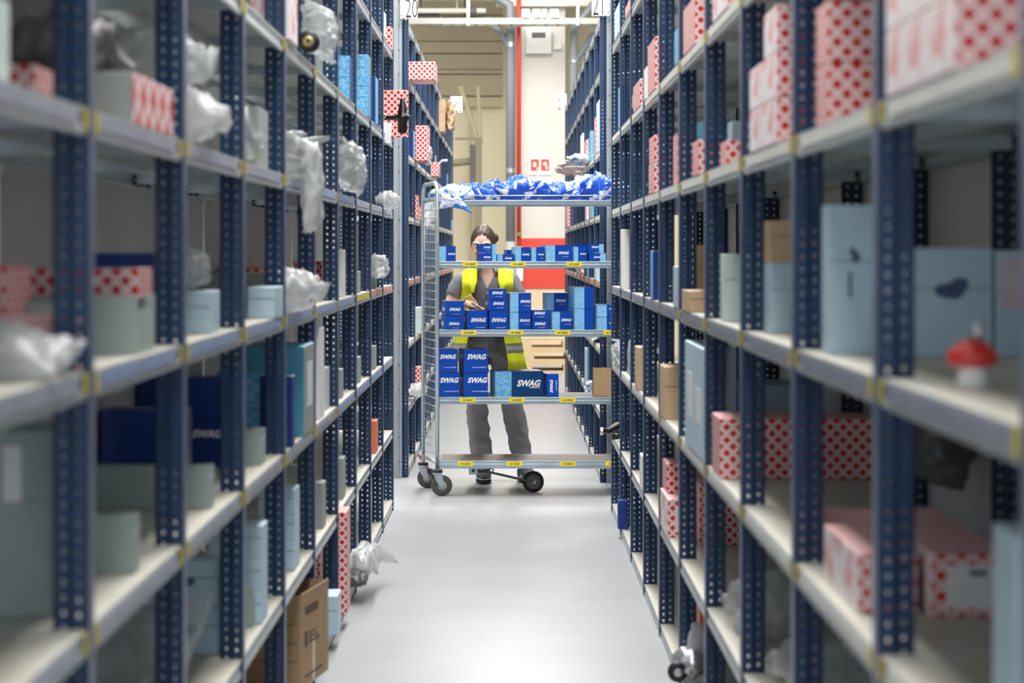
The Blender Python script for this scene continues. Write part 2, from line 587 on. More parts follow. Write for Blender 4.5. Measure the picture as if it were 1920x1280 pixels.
d = MB().box(-0.9, -0.27, 28.55, 28.75, 4.52, 4.60).box(-1.45, -0.95, 28.55, 28.75, 4.50, 4.64).box(-0.62, -0.60, 28.56, 28.58, 4.6, 6.40).box(-1.2, -1.18, 28.56, 28.58, 4.64, 6.40).build('air_duct', ['duct_dark'])
tag(d, 'dark low duct lying behind the ladder cable tray', 'duct')
d = MB().box(-0.2, 2.2, 28.45, 28.55, 4.72, 4.86).build('cable_duct', 'cream', bevel=0.008)
tag(d, 'cream cable duct crossing the top of the white column', 'duct')

# jib: pole with folded arms at the wall
j = empty('wall_jib', (-0.45, 29.6, 0))
tag(j, 'grey brown jib pole with two slanted arms before the beige wall', 'jib')
mat('jib_grey', srgb(150, 142, 120), 0.6)
MB().box(-0.05, 0.05, -0.05, 0.05, 0, 3.05).build('pole', 'jib_grey', j, bevel=0.005)
MB().tube([(0.03, 0, 2.95), (0.0, 0, 3.75)], [0.035, 0.025], 8).build('arm', 'wall_trim', j)
MB().tube([(0.0, 0, 3.0), (-0.24, 0, 3.75)], [0.02, 0.035], 8).build('arm', 'wall_trim', j)
MB().box(-0.32, -0.02, -0.03, 0.03, 3.02, 3.05).build('cross_bar', 'jib_grey', j)
MB().tube([(-0.55, 0, 2.68), (-0.05, 0, 2.73)], 0.05, 10).build('motor', 'jib_grey', j, smooth=True)
MB().box(-0.11, -0.04, -0.07, 0.04, 2.40, 2.95).build('winch', 'duct_dark', j, bevel=0.01)

# pallets behind the crate
random.seed(3)


def pallet(z, dx):
    p = empty('wooden_pallet', (dx, 26.6, z))
    for i in range(7):
        MB().box(0.0, 1.2, i * 0.118, i * 0.118 + 0.09, 0.122, 0.144).build('top_board', 'wood', p, bevel=0.002)
    for i in range(3):
        mb = MB()
        for xb in (0.0, 0.5275, 1.055):
            mb.box(xb, xb + 0.145, i * 0.34, i * 0.34 + 0.10, 0.022, 0.10)
        mb.build('blocks', 'wood', p)
        MB().box(0, 1.2, i * 0.34, i * 0.34 + 0.10, 0, 0.022).build('bottom_board', 'wood', p)
        MB().box(0, 1.2, i * 0.34, i * 0.34 + 0.10, 0.10, 0.122).build('stringer', 'wood', p)
    return p


for i, dx in enumerate((0.12, 0.14, 0.11)):
    p = pallet(i * 0.1445, dx)
    tag(p, ['bottom wooden pallet of the stack at the foot of the column', 'middle wooden pallet of the stack at the column',
            'top wooden pallet of the stack at the column'][i], 'pallet', 'stacked pallets by the column')

# ------------------------------------------------------------------ shelving racks
LVL = {-1: [.06, .465, .89, 1.305, 1.73, 2.14, 2.65, 3.02], 1: [.05, .445, .865, 1.30, 1.735, 2.15, 2.67, 3.02]}
XF = {-1: 0.679, 1: 0.5765}
DEPTH = 0.46
POSTS = {}


def post_mesh(s, h, rear):
    """L-profile upright: plate across the rack with two staggered rows of slots, flange along the aisle; sheet 2.5 mm"""
    key = (s, round(h, 2), rear)
    if key in POSTS:
        return POSTS[key]
    mb = MB()
    q = -s if rear else s      # direction of the plate, away from the open face
    pitch = 0.025
    n = int(h / pitch)
    th = 0.0025
    # columns of the profile: (x0, x1, y0, y1, slotted, phase)
    cols = [(0, .011, 0, 0, False, 0), (.011, .023, 0, 0, True, 0), (.023, .028, 0, 0, False, 0), (.028, .034, 0, .005, False, 0),
            (.034, .037, .005, .005, False, 0), (.037, .049, .005, .005, True, .5), (.049, .060, .005, .005, False, 0)]
    for x0, x1, y0, y1, slot, ph in cols:
        if not slot:
            b = [(q * x0, y0, 0), (q * x1, y1, 0), (q * x1, y1, h), (q * x0, y0, h)]
            c = [(x, y + th, z) for x, y, z in b]
            mb.add(b + c, [(0, 1, 2, 3), (7, 6, 5, 4)])
            continue
        cx, hw = (x0 + x1) / 2, (x1 - x0) / 2
        for i in range(n):
            z0 = i * pitch
            cz = z0 + pitch * (0.5 if ph == 0 else 0.62)
            out = [(cx - hw, z0), (cx, z0), (cx + hw, z0), (cx + hw, cz), (cx + hw, z0 + pitch), (cx, z0 + pitch), (cx - hw, z0 + pitch), (cx - hw, cz)]
            inn = []
            for (ox, oz) in out:
                a = math.atan2((oz - cz) / pitch, (ox - cx) / (2 * hw))
                inn.append((cx + 0.0035 * math.cos(a), cz + 0.0048 * math.sin(a)))
            vs = [(q * a, y0, b) for a, b in out] + [(q * a, y0, b) for a, b in inn] + [(q * a, y0 + th, b) for a, b in out] + [(q * a, y0 + th, b) for a, b in inn]
            fs = []
            for k in range(8):
                l = (k + 1) % 8
                fs.append((k, l, 8 + l, 8 + k))
                fs.append((16 + l, 16 + k, 24 + k, 24 + l))
                fs.append((8 + k, 8 + l, 24 + l, 24 + k))
            mb.add(vs, fs)
    # rolled outer edge and flange
    mb.box(min(q * .0575, q * .060), max(q * .0575, q * .060), .005, .013, 0, h)
    mb.box(min(0, q * th), max(0, q * th), 0, .042, 0, h, 0 if rear else 1)
    me = mesh('upright', mb.v, mb.f, ['upright', 'upright_edge_sheen'] if not rear else ['upright_dark'], mb.m, False, uv=False)
    POSTS[key] = me
    return me


def shelf_mesh(s, length, depth):
    mb = MB()
    t = 0.0015
    # sections across the rack (distance from open face, height) of the folded sheet
    prof = [(.012, -.040), (.012, -.045), (0, -.045), (0, -.034), (.003, -.030), (.003, -.012), (0, -.008), (0, 0), (depth, 0), (depth, -.035), (depth - .012, -.035)]
    n = len(prof)
    vs = []
    for y in (0, length):
        vs += [(s * a, y, b) for a, b in prof]
    inner = [(.0135, -.040), (.0135, -.0435), (.0015, -.0435), (.0015, -.0345), (.0045, -.0300), (.0045, -.0120), (.0015, -.0085), (.0015, -.0015), (depth - .0015, -.0015), (depth - .0015, -.0335), (depth - .012, -.0335)]
    for y in (0, length):
        vs += [(s * a, y, b) for a, b in inner]
    fs, ms = [], []
    for i in range(n - 1):
        fs.append((i, i + 1, n + i + 1, n + i))
        ms.append(1 if i == 7 else 0)
        fs.append((2 * n + i, 3 * n + i, 3 * n + i + 1, 2 * n + i + 1))
        ms.append(0)
        fs.append((i, 2 * n + i, 2 * n + i + 1, i + 1))
        ms.append(0)
        fs.append((n + i, n + i + 1, 3 * n + i + 1, 3 * n + i))
        ms.append(0)
    mb.v, mb.f, mb.m = [Vector(v) for v in vs], fs, ms
    # stiffening rib underneath and end returns
    mb.box(min(s * depth * .48, s * depth * .54), max(s * depth * .48, s * depth * .54), 0.002, length - 0.002, -.022, -.0015)
    for y in (0.0, length - .0015):
        mb.box(min(s * .014, s * (depth - .014)), max(s * .014, s * (depth - .014)), y, y + .0015, -.030, -.0015)
    me = mesh('shelf', mb.v, mb.f, ['galv', 'galv_shelf'], mb.m, False, uv=False)
    return me


SHELVES = {}
STRIPS = {}


def strip_mesh(s, kind, length):
    k = (s, kind)
    if k not in STRIPS:
        mb = MB().box(min(0, -s * .0015), max(0, -s * .0015), 0, length, -.030, -.006)
        STRIPS[k] = mesh('label_strip', mb.v, mb.f, kind, mb.m, uv=False)
    return STRIPS[k]


def tag_mesh(s):
    if (s, 'tag') not in STRIPS:
        mb = MB().box(min(0, -s * .0015), max(0, -s * .0015), 0, .024, -.036, -.002)
        STRIPS[(s, 'tag')] = mesh('yellow_tag', mb.v, mb.f, 'yellow_tag', mb.m, uv=False)
    return STRIPS[(s, 'tag')]


def rack(s, y_first, n_bays, height, levels, label, strips, last_post=True, tags=0):
    r = empty('shelving_rack', (s * XF[s], y_first, 0))
    tag(r, label, 'shelving')
    for i in range(n_bays + 1):
        link('upright', post_mesh(s, height, False), r, (0, i, 0))
        link('upright', post_mesh(s, height, True), r, (s * (DEPTH + .004), i, 0))
    k = ('shelf', s)
    if k not in SHELVES:
        SHELVES[k] = shelf_mesh(s, 0.990, DEPTH - .008)
    for i in range(n_bays):
        for li, z in enumerate(levels):
            sh = link('shelf', SHELVES[k], r, (s * 0.004, i + 0.0065, z))
            st = strips.get((li, i), strips.get((li, None)))
            if st:
                link('label_strip', strip_mesh(s, st, 0.87), sh, (-s * .0008, 0.05, 0))
            if i < tags and 1 < li < 6:
                link('yellow_tag', tag_mesh(s), sh, (-s * .0026, 0.052, 0))
                link('yellow_tag', tag_mesh(s), sh, (-s * .0026, 0.958, 0))
        # ribbed sheet back panel
        dp = DEPTH + .008 if s > 0 else DEPTH - .075
        mb = MB()
        zs = [0.0] + list(levels)
        for q in range(len(levels)):
            z1 = (levels[q + 1] - (.047 if s < 0 else 0)) if q + 1 < len(levels) else height - .03
            mb.box(min(s * dp, s * (dp + .003)), max(s * dp, s * (dp + .003)), i + (.012 if s < 0 else .0005), i + (.99 if s < 0 else .9995), levels[q] + .001, z1)
            mb.box(min(s * (dp - .006), s * dp), max(s * (dp - .006), s * dp), i + 0.012, i + 0.99, z1 - .02, z1)
        mb.build('back_panel', 'panel', r)
    return r


nearL = {(3, None): 'strip_blue', (4, None): 'strip_grey', (2, None): 'strip_grey', (3, 0): 'strip_grey', (3, 7): 'yellow_tag', (3, 8): 'strip_red', (3, 9): 'strip_red',
         (2, 6): 'strip_blue', (2, 7): 'strip_blue', (2, 8): 'strip_blue', (4, 5): 'strip_blue', (4, 6): 'strip_blue'}
nearR = {(3, None): 'strip_dim', (4, None): 'strip_pale', (2, None): 'strip_pale', (5, None): 'strip_pale'}
farL = {(3, None): 'strip_red', (4, None): 'strip_pale', (5, None): 'strip_pale', (2, None): 'strip_pale'}
farR = {(3, None): 'strip_red', (4, None): 'strip_pale', (5, None): 'strip_pale', (2, None): 'strip_pale'}
rack(-1, 2.48, 10, 3.15, LVL[-1], 'long blue perforated shelving rack holding the ball joint and rubber mount, before the cart', nearL, tags=6)
rack(1, 2.40, 10, 3.15, LVL[1], 'long blue perforated shelving rack holding the red-capped joint and black hose, before the cart', nearR, tags=6)
fl = rack(-1, 14.30, 11, 3.05, LVL[-1], 'blue perforated shelving rack with sign number twenty, behind the picking cart', farL)
fr = rack(1, 13.98, 9, 3.05, LVL[1], 'blue perforated shelving rack with sign number twenty-one, behind the picking cart', farR)


def end_profile(parent, s, y):
    """slotted galvanised cover profile at the end of the rack"""
    mb = MB().box(min(s * .042, s * .104), max(s * .042, s * .104), y - .034, y - .004, 0.002, 3.28)
    mb.box(min(s * .060, s * .0615), max(s * .060, s * .0615), y - .0375, y - .034, 0.002, 3.28, 1)
    for i in range(20):
        zz = 0.1 + i * 0.16
        mb.box(min(s * .056, s * .066), max(s * .056, s * .066), y - .038, y - .034, zz, zz + .012, 1)
    mb.build('end_profile', ['end_grey', 'duct_dark'], parent)


end_profile(fl, -1, 0.0)
end_profile(fr, 1, 0.0)


def aisle_sign(number, x, y, z, w, h, label, s):
    o = MB().box(-w / 2, w / 2, -.004, .004, 0, h).build('aisle_sign', 'sign_white', loc=(x, y, z), bevel=0.003)
    tag(o, label, 'sign')
    t = text_mesh(number, 0, -0.012, 'black_print', extrude=0.002)
    q = put_text(t, 'number', o, w * (0.16 if s < 0 else -0.16), h * 0.34, -.0048, height=h * 0.62)
    q.scale = (q.scale[0] * 0.47, q.scale[1], q.scale[2])
    for zz in (0.12, 0.88):
        MB().lathe([(.005, 0), (.004, .003)], 10, 0, Matrix.Translation((-w / 2 + .010 if s < 0 else w / 2 - .010, -.004, h * zz)) @ Matrix.Rotation(PI / 2, 4, 'X')).build('screw', 'duct_dark', o)
    return o


aisle_sign('20', -.673, 14.24, 3.03, .115, .20, 'white sign numbered twenty on the rack end directly behind the cart', -1)
aisle_sign('21', .578, 13.90, 3.01, .115, .20, 'white sign numbered twenty-one on the rack end directly behind the cart', 1)
aisle_sign('20', -.640, 25.34, 3.12, .14, .19, 'small distant white sign numbered twenty at the far end of its rack', -1)
aisle_sign('21', .545, 23.02, 3.00, .10, .17, 'small distant white sign numbered twenty-one at the far end of its rack', 1)
ITEMS = [
    ('L', 4, 'lattice', 0.779, 0.14, 3.535, 3.699, 1.73, 0.075, 'red and white lattice box under dark bag'),
    ('L', 4, 'pale', 0.729, 0.2, 2.9, 3.141, 1.73, 0.13, 'pale green tall box'),
    ('L', 4, 'latticeend', 0.684, 0.3, 3.913, 4.376, 1.73, 0.094, 'grey carton with red lattice end'),
    ('L', 4, 'grey', 0.709, 0.14, 6.071, 6.311, 1.73, 0.175, 'grey storage bin in clear wrap'),
    ('L', 3, 'lattice', 0.879, 0.175, 3.755, 3.964, 1.305, 0.17, 'red lattice box at the back'),
    ('L', 3, 'bin', 0.779, 0.275, 3.905, 4.162, 1.305, 0.1, 'empty grey bin'),
    ('L', 3, 'pink', 0.709, 0.16, 3.535, 3.598, 1.305, 0.09, 'pink carton standing at the edge'),
    ('L', 3, 'bin', 0.699, 0.3, 4.044, 4.238, 1.305, 0.109, 'grey bin with lattice box'),
    ('L', 3, 'blue', 0.751, 0.14, 4.535, 4.565, 1.305, 0.19, 'deep blue tall carton'),
    ('L', 3, 'paleblue', 0.699, 0.2, 5.055, 5.185, 1.305, 0.1, 'pale blue carton'),
    ('L', 3, 'grey', 0.799, 0.255, 7.065, 7.255, 1.305, 0.12, 'grey tray behind pale box'),
    ('L', 3, 'paleblue', 0.679, 0.08, 6.222, 6.44, 1.305, 0.09, 'small pale blue box'),
    ('L', 3, 'lattice', 0.879, 0.175, 7.773, 8.279, 1.305, 0.13, 'low red lattice box in the back corner'),
    ('L', 3, 'lattice', 0.829, 0.2, 8.535, 8.882, 1.305, 0.13, 'red lattice box at the back'),
    ('L', 3, 'grey', 0.739, 0.2, 7.535, 7.814, 1.305, 0.11, 'grey bin beneath white bag'),
    ('L', 3, 'lattice', 0.799, 0.12, 9.115, 9.45, 1.305, 0.15, 'taller red lattice box by the white carton'),
    ('L', 3, 'white', 0.699, 0.08, 8.987, 9.132, 1.305, 0.199, 'narrow white box'),
    ('L', 3, 'grey', 0.699, 0.1, 9.898, 10.039, 1.305, 0.1, 'slim grey divider bin'),
    ('L', 3, 'grey', 0.699, 0.1, 11.102, 11.279, 1.305, 0.1, 'slim grey divider bin'),
    ('L', 2, 'greenbox', 0.759, 0.295, 3.591, 3.758, 0.89, 0.31, 'large grey-green carton with white label'),
    ('L', 2, 'bin', 0.709, 0.24, 4.073, 4.126, 0.89, 0.11, 'grey-green bin nearest the edge'),
    ('L', 2, 'bin', 0.709, 0.3, 5.1, 5.164, 0.89, 0.1, 'wide grey-green bin'),
    ('L', 2, 'blue', 0.839, 0.215, 5.543, 5.682, 0.89, 0.2, 'dark blue carton at the back'),
    ('L', 2, 'blue', 0.779, 0.275, 6.091, 6.186, 0.89, 0.13, 'dark blue carton with white lettering'),
    ('L', 2, 'blue', 0.779, 0.275, 6.091, 6.186, 1.022, 0.12, 'plain dark blue carton above it'),
    ('L', 2, 'bin', 0.709, 0.345, 6.136, 6.242, 0.89, 0.1, 'wide grey bin'),
    ('L', 2, 'cyanblue', 0.739, 0.18, 6.711, 6.896, 0.89, 0.12, 'blue and cyan carton, lower of two'),
    ('L', 2, 'cyanblue', 0.739, 0.18, 6.711, 6.896, 1.012, 0.11, 'blue and cyan carton, upper of two'),
    ('L', 2, 'blue', 0.679, 0.1, 6.707, 6.79, 0.89, 0.22, 'thin dark blue box'),
    ('L', 2, 'cyan', 0.679, 0.2, 7.088, 7.45, 0.89, 0.295, 'tall cyan and grey carton'),
    ('L', 2, 'white', 0.689, 0.07, 7.795, 7.973, 0.89, 0.33, 'tall slim white box'),
    ('L', 2, 'pale', 0.709, 0.07, 8.275, 8.45, 0.89, 0.16, 'short pale box'),
    ('L', 2, 'grey', 0.699, 0.1, 8.902, 9.016, 0.89, 0.12, 'slim grey divider bin'),
    ('L', 2, 'grey', 0.699, 0.1, 9.933, 10.075, 0.89, 0.12, 'slim grey divider bin'),
    ('L', 2, 'grey', 0.699, 0.1, 11.058, 11.234, 0.89, 0.12, 'slim grey divider bin'),
    ('L', 1, 'paleblue', 0.739, 0.2, 5.535, 5.615, 0.465, 0.12, 'pale blue printed carton, lower of two'),
    ('L', 1, 'paleblue', 0.739, 0.2, 5.535, 5.615, 0.587, 0.12, 'pale blue printed carton, upper of two'),
    ('L', 1, 'paleblue', 0.689, 0.15, 5.988, 6.119, 0.465, 0.09, 'pale blue carton, lowest of three'),
    ('L', 1, 'paleblue', 0.689, 0.15, 5.988, 6.119, 0.556, 0.09, 'pale blue carton, middle of three'),
    ('L', 1, 'paleblue', 0.689, 0.15, 5.988, 6.119, 0.647, 0.09, 'pale blue carton, topmost of three'),
    ('L', 1, 'bin', 0.709, 0.2, 5.933, 6.007, 0.465, 0.11, 'grey bin before the stack'),
    ('L', 1, 'paleblue', 0.699, 0.12, 6.99, 7.149, 0.465, 0.1, 'pale blue carton, lowest of three'),
    ('L', 1, 'paleblue', 0.699, 0.12, 6.99, 7.149, 0.566, 0.08, 'pale blue carton, middle of three'),
    ('L', 1, 'paleblue', 0.699, 0.12, 6.99, 7.149, 0.647, 0.08, 'pale blue carton, topmost of three'),
    ('L', 1, 'bin', 0.719, 0.2, 7.017, 7.085, 0.465, 0.1, 'grey bin before the stack'),
    ('L', 1, 'grey', 0.699, 0.1, 8.042, 8.158, 0.465, 0.17, 'slim grey divider bin'),
    ('L', 1, 'grey', 0.699, 0.08, 8.987, 9.132, 0.465, 0.17, 'slim grey divider bin'),
    ('L', 1, 'orange', 0.689, 0.06, 11.029, 11.207, 0.465, 0.164, 'small orange-red box'),
    ('L', 0, 'paleblue', 0.649, 0.1, 8.088, 8.266, 0.06, 0.146, 'small pale blue carton'),
    ('L', 0, 'lattice', 0.649, 0.06, 8.535, 8.732, 0.06, 0.407, 'tall red lattice carton'),
    ('L', 0, 'lattice', 0.799, 0.1, 9.039, 9.352, 0.06, 0.2, 'red lattice box at the back'),
    ('L', 5, 'pinkwhite', 0.669, 0.12, 6.535, 6.774, 2.14, 0.18, 'pink and white tall carton'),
    ('L', 5, 'pale', 0.739, 0.1, 8.65, 8.803, 2.14, 0.25, 'pale green tall carton'),
    ('L', 5, 'cyanblue', 0.739, 0.1, 9.535, 9.593, 2.14, 0.26, 'blue and white carton'),
    ('L', 5, 'cyanblue', 0.679, 0.09, 9.106, 9.259, 2.14, 0.09, 'bright blue box, lower of two'),
    ('L', 5, 'cyanblue', 0.679, 0.09, 9.106, 9.259, 2.231, 0.09, 'bright blue box, upper of two'),
    ('L', 5, 'cyan', 0.679, 0.09, 10.261, 10.45, 2.14, 0.14, 'cyan carton, lower of two'),
    ('L', 5, 'cyan', 0.679, 0.09, 10.261, 10.45, 2.282, 0.15, 'cyan carton, upper of two'),
    ('L', 5, 'blue', 0.679, 0.05, 10.827, 11.044, 2.14, 0.234, 'slim bright blue box'),
    ('L', 5, 'paleblue', 0.699, 0.07, 8.657, 8.738, 2.14, 0.06, 'low pale blue box'),
    ('L', 6, 'pale', 0.679, 0.09, 11.603, 11.752, 2.65, 0.134, 'pale green carton'),
    ('L', 6, 'lattice', 0.679, 0.07, 12.332, 12.443, 2.65, 0.13, 'red lattice carton'),
    ('R', 4, 'whitelattice', 0.577, 0.28, 2.806, 2.978, 1.735, 0.098, 'white lattice carton, first of lower row'),
    ('R', 4, 'whitelattice', 0.577, 0.28, 2.806, 2.978, 1.835, 0.098, 'white lattice carton, first of upper row'),
    ('R', 4, 'whitelattice', 0.577, 0.28, 2.982, 3.147, 1.735, 0.098, 'white lattice carton, second of lower row'),
    ('R', 4, 'whitelattice', 0.577, 0.28, 2.982, 3.147, 1.835, 0.098, 'white lattice carton, second of upper row'),
    ('R', 4, 'whitelattice', 0.577, 0.28, 3.151, 3.326, 1.735, 0.098, 'white lattice carton, third of lower row'),
    ('R', 4, 'whitelattice', 0.577, 0.28, 3.151, 3.326, 1.835, 0.098, 'white lattice carton, third of upper row'),
    ('R', 4, 'lattice', 0.585, 0.36, 3.992, 4.139, 1.735, 0.112, 'broad red lattice carton, lower of two'),
    ('R', 4, 'lattice', 0.585, 0.36, 3.992, 4.139, 1.849, 0.112, 'broad red lattice carton, upper of two'),
    ('R', 4, 'whitelattice', 0.577, 0.2, 4.688, 4.968, 1.735, 0.098, 'pink white carton, bottom row, first'),
    ('R', 4, 'whitelattice', 0.577, 0.2, 4.978, 5.223, 1.735, 0.098, 'pink white carton, bottom row, second'),
    ('R', 4, 'whitelattice', 0.577, 0.2, 4.688, 4.968, 1.835, 0.098, 'pink white carton, middle row, first'),
    ('R', 4, 'whitelattice', 0.577, 0.2, 4.978, 5.223, 1.835, 0.098, 'pink white carton, middle row, second'),
    ('R', 4, 'whitelattice', 0.577, 0.2, 4.688, 4.926, 1.935, 0.098, 'pink white carton, top of the stack'),
    ('R', 4, 'lattice', 0.607, 0.2, 6.08, 6.266, 1.735, 0.075, 'red lattice carton with pale edge'),
    ('R', 4, 'paleblue', 0.707, 0.22, 6.911, 7.048, 1.735, 0.18, 'pale blue carton at the back'),
    ('R', 4, 'lattice', 0.577, 0.08, 6.633, 6.867, 1.735, 0.106, 'pink lattice carton'),
    ('R', 4, 'cyan', 0.697, 0.1, 7.879, 8.106, 1.735, 0.24, 'cyan blue carton at the back'),
    ('R', 4, 'lattice', 0.577, 0.08, 8.68, 9.05, 1.735, 0.12, 'red lattice carton, lower of two'),
    ('R', 4, 'lattice', 0.577, 0.08, 8.68, 9.015, 1.856, 0.11, 'red lattice carton, upper of two'),
    ('R', 4, 'lattice', 0.617, 0.06, 8.003, 8.213, 1.735, 0.2, 'slim red lattice carton'),
    ('R', 5, 'lattice', 0.577, 0.09, 6.768, 7.229, 2.15, 0.152, 'large red lattice carton'),
    ('R', 5, 'whitelattice', 0.577, 0.1, 5.751, 6.177, 2.15, 0.103, 'white lattice carton'),
    ('R', 5, 'blue', 0.577, 0.06, 7.455, 7.63, 2.15, 0.121, 'blue and white slim box'),
    ('R', 5, 'lattice', 0.577, 0.06, 8.648, 9.12, 2.15, 0.208, 'tall red lattice carton'),
    ('R', 5, 'lattice', 0.577, 0.05, 9.648, 10.196, 2.15, 0.119, 'red lattice carton by white bag'),
    ('R', 5, 'white', 0.577, 0.03, 9.192, 9.37, 2.15, 0.133, 'slim white carton'),
    ('R', 5, 'blue', 0.577, 0.05, 11.455, 11.616, 2.15, 0.22, 'slim blue and red box'),
    ('R', 6, 'paleblue', 0.577, 0.06, 11.559, 12.035, 2.67, 0.157, 'tall pale blue box'),
    ('R', 6, 'lattice', 0.577, 0.06, 10.455, 10.91, 2.67, 0.054, 'red lattice carton'),
    ('R', 3, 'labelled', 0.612, 0.14, 4.169, 4.255, 1.3, 0.288, 'light blue carton with white label'),
    ('R', 3, 'printed', 0.756, 0.15, 4.063, 4.186, 1.3, 0.205, 'pale blue carton with dark print'),
    ('R', 3, 'labelled', 0.911, 0.105, 4.057, 4.162, 1.3, 0.2, 'pale blue carton with grey label'),
    ('R', 3, 'printed', 0.627, 0.3, 5.232, 5.353, 1.3, 0.17, 'grey-green carton with dark print'),
    ('R', 3, 'brown', 0.627, 0.3, 5.232, 5.353, 1.472, 0.1, 'brown carton on grey-green one'),
    ('R', 3, 'pale', 0.597, 0.2, 6.07, 6.163, 1.3, 0.19, 'pale grey-green carton'),
    ('R', 3, 'brown', 0.577, 0.1, 6.99, 7.296, 1.3, 0.069, 'small brown cardboard box'),
    ('R', 3, 'brown', 0.697, 0.1, 8.129, 8.248, 1.3, 0.22, 'tall brown carton at the back'),
    ('R', 3, 'paleblue', 0.577, 0.03, 7.46, 7.68, 1.3, 0.145, 'tall slim pale blue box'),
    ('R', 3, 'blue', 0.577, 0.05, 8.778, 8.946, 1.3, 0.2, 'slim blue box'),
    ('R', 3, 'white', 0.577, 0.04, 11.225, 11.37, 1.3, 0.311, 'tall slim white box'),
    ('R', 2, 'labelled', 0.577, 0.1, 6.486, 7.162, 0.865, 0.339, 'tall pale blue carton with labels'),
    ('R', 2, 'paleblue', 0.727, 0.2, 6.657, 6.972, 0.865, 0.22, 'grey-blue carton at the back'),
    ('R', 2, 'lattice', 0.582, 0.43, 6.008, 6.247, 0.865, 0.168, 'long red lattice carton, label-free'),
    ('R', 2, 'brown', 0.577, 0.09, 8.135, 8.37, 0.865, 0.197, 'tan cardboard box'),
    ('R', 2, 'brown', 0.577, 0.05, 9.81, 10.064, 0.865, 0.194, 'slim tan cardboard box'),
    ('R', 2, 'openlabel', 0.607, 0.105, 3.779, 4.185, 0.865, 0.105, 'red lattice carton with white label'),
    ('R', 2, 'openlabel', 0.727, 0.135, 3.739, 4.314, 0.865, 0.11, 'wide red lattice carton with white label'),
    ('R', 2, 'pink', 0.607, 0.3, 4.532, 4.574, 0.865, 0.09, 'flat pink carton behind the labelled pair'),
    ('R', 2, 'bluepink', 0.656, 0.3, 2.808, 2.941, 0.865, 0.265, 'pale blue carton with pink label'),
    ('R', 1, 'openlabel', 0.577, 0.14, 7.942, 8.339, 0.445, 0.14, 'red lattice carton, lower of two'),
    ('R', 1, 'lattice', 0.587, 0.14, 8.135, 8.37, 0.587, 0.11, 'red lattice carton, upper of two'),
    ('R', 1, 'lattice', 0.676, 0.14, 7.74, 8.106, 0.445, 0.22, 'dark red lattice carton'),
    ('R', 1, 'white', 0.577, 0.03, 9.53, 9.688, 0.445, 0.149, 'tiny white box'),
    ('R', 0, 'blue', 0.558, 0.053, 11.243, 11.334, 0.05, 0.15, 'solid blue carton'),
    ('R', 0, 'orange', 0.676, 0.1, 7.74, 7.965, 0.05, 0.3, 'orange-red carton'),
    ('L', 6, 'lattice', 0.509, 0.19, 14.517, 14.938, 2.65, 0.12, 'red lattice carton'),
    ('L', 5, 'lattice', 0.589, 0.1, 15.355, 15.694, 2.14, 0.25, 'tall red lattice carton'),
    ('L', 5, 'lattice', 0.619, 0.07, 18.57, 18.992, 2.14, 0.12, 'small red lattice carton'),
    ('L', 5, 'blue', 0.679, 0.05, 15.027, 15.27, 2.14, 0.2, 'slim blue and white box'),
    ('L', 5, 'paleblue', 0.679, 0.04, 19.355, 19.643, 2.14, 0.22, 'slim pale blue box'),
    ('L', 5, 'blue', 0.679, 0.06, 22.916, 23.27, 2.14, 0.18, 'bright blue box'),
    ('L', 4, 'lattice', 0.669, 0.05, 15.483, 15.753, 1.73, 0.17, 'slim red lattice carton'),
    ('L', 4, 'lattice', 0.669, 0.05, 16.032, 16.27, 1.73, 0.1, 'short red lattice carton'),
    ('L', 6, 'brown', 0.639, 0.09, 20.871, 21.27, 2.65, 0.31, 'tall tan cardboard carton'),
    ('L', 2, 'pale', 0.659, 0.08, 15.887, 16.27, 0.89, 0.19, 'pale green bin'),
    ('L', 1, 'lattice', 0.669, 0.07, 16.032, 16.27, 0.465, 0.17, 'red lattice carton'),
    ('L', 4, 'blue', 0.679, 0.05, 24.553, 25.229, 1.73, 0.12, 'small blue box'),
    ('R', 5, 'paleblue', 0.577, 0.06, 14.15, 14.593, 2.15, 0.34, 'tall pale blue carton'),
    ('R', 5, 'lattice', 0.577, 0.03, 14.684, 14.95, 2.15, 0.26, 'slim red lattice carton'),
    ('R', 5, 'cyan', 0.577, 0.03, 15.67, 15.95, 2.15, 0.22, 'slim cyan carton'),
    ('R', 5, 'lattice', 0.577, 0.04, 16.442, 16.919, 2.15, 0.2, 'short red lattice carton'),
    ('R', 5, 'white', 0.577, 0.03, 17.424, 17.95, 2.15, 0.3, 'slim white carton'),
    ('R', 5, 'lattice', 0.577, 0.03, 19.138, 19.62, 2.15, 0.17, 'small red lattice carton'),
    ('R', 4, 'cyan', 0.577, 0.04, 15.361, 15.95, 1.735, 0.26, 'slim cyan carton'),
    ('R', 4, 'pinkwhite', 0.577, 0.04, 16.442, 16.797, 1.735, 0.2, 'slim pink carton'),
    ('R', 4, 'lattice', 0.556, 0.05, 21.262, 21.882, 1.735, 0.36, 'tall red lattice carton'),
    ('R', 3, 'blue', 0.577, 0.04, 16.035, 16.442, 1.3, 0.2, 'slim blue carton'),
    ('R', 3, 'lattice', 0.556, 0.05, 17.035, 17.205, 1.3, 0.13, 'small red lattice carton'),
    ('R', 3, 'paleblue', 0.577, 0.04, 14.593, 14.95, 1.3, 0.22, 'pale blue carton'),
    ('R', 1, 'paleblue', 0.577, 0.04, 16.677, 16.95, 0.445, 0.3, 'pale blue carton'),
    ('R', 1, 'blue', 0.577, 0.04, 16.035, 16.442, 0.445, 0.3, 'slim blue carton'),
    ('R', 2, 'white', 0.577, 0.05, 16.442, 16.919, 0.865, 0.3, 'white carton'),
]
# ------------------------------------------------------------------ goods on the racks
BLOB = None


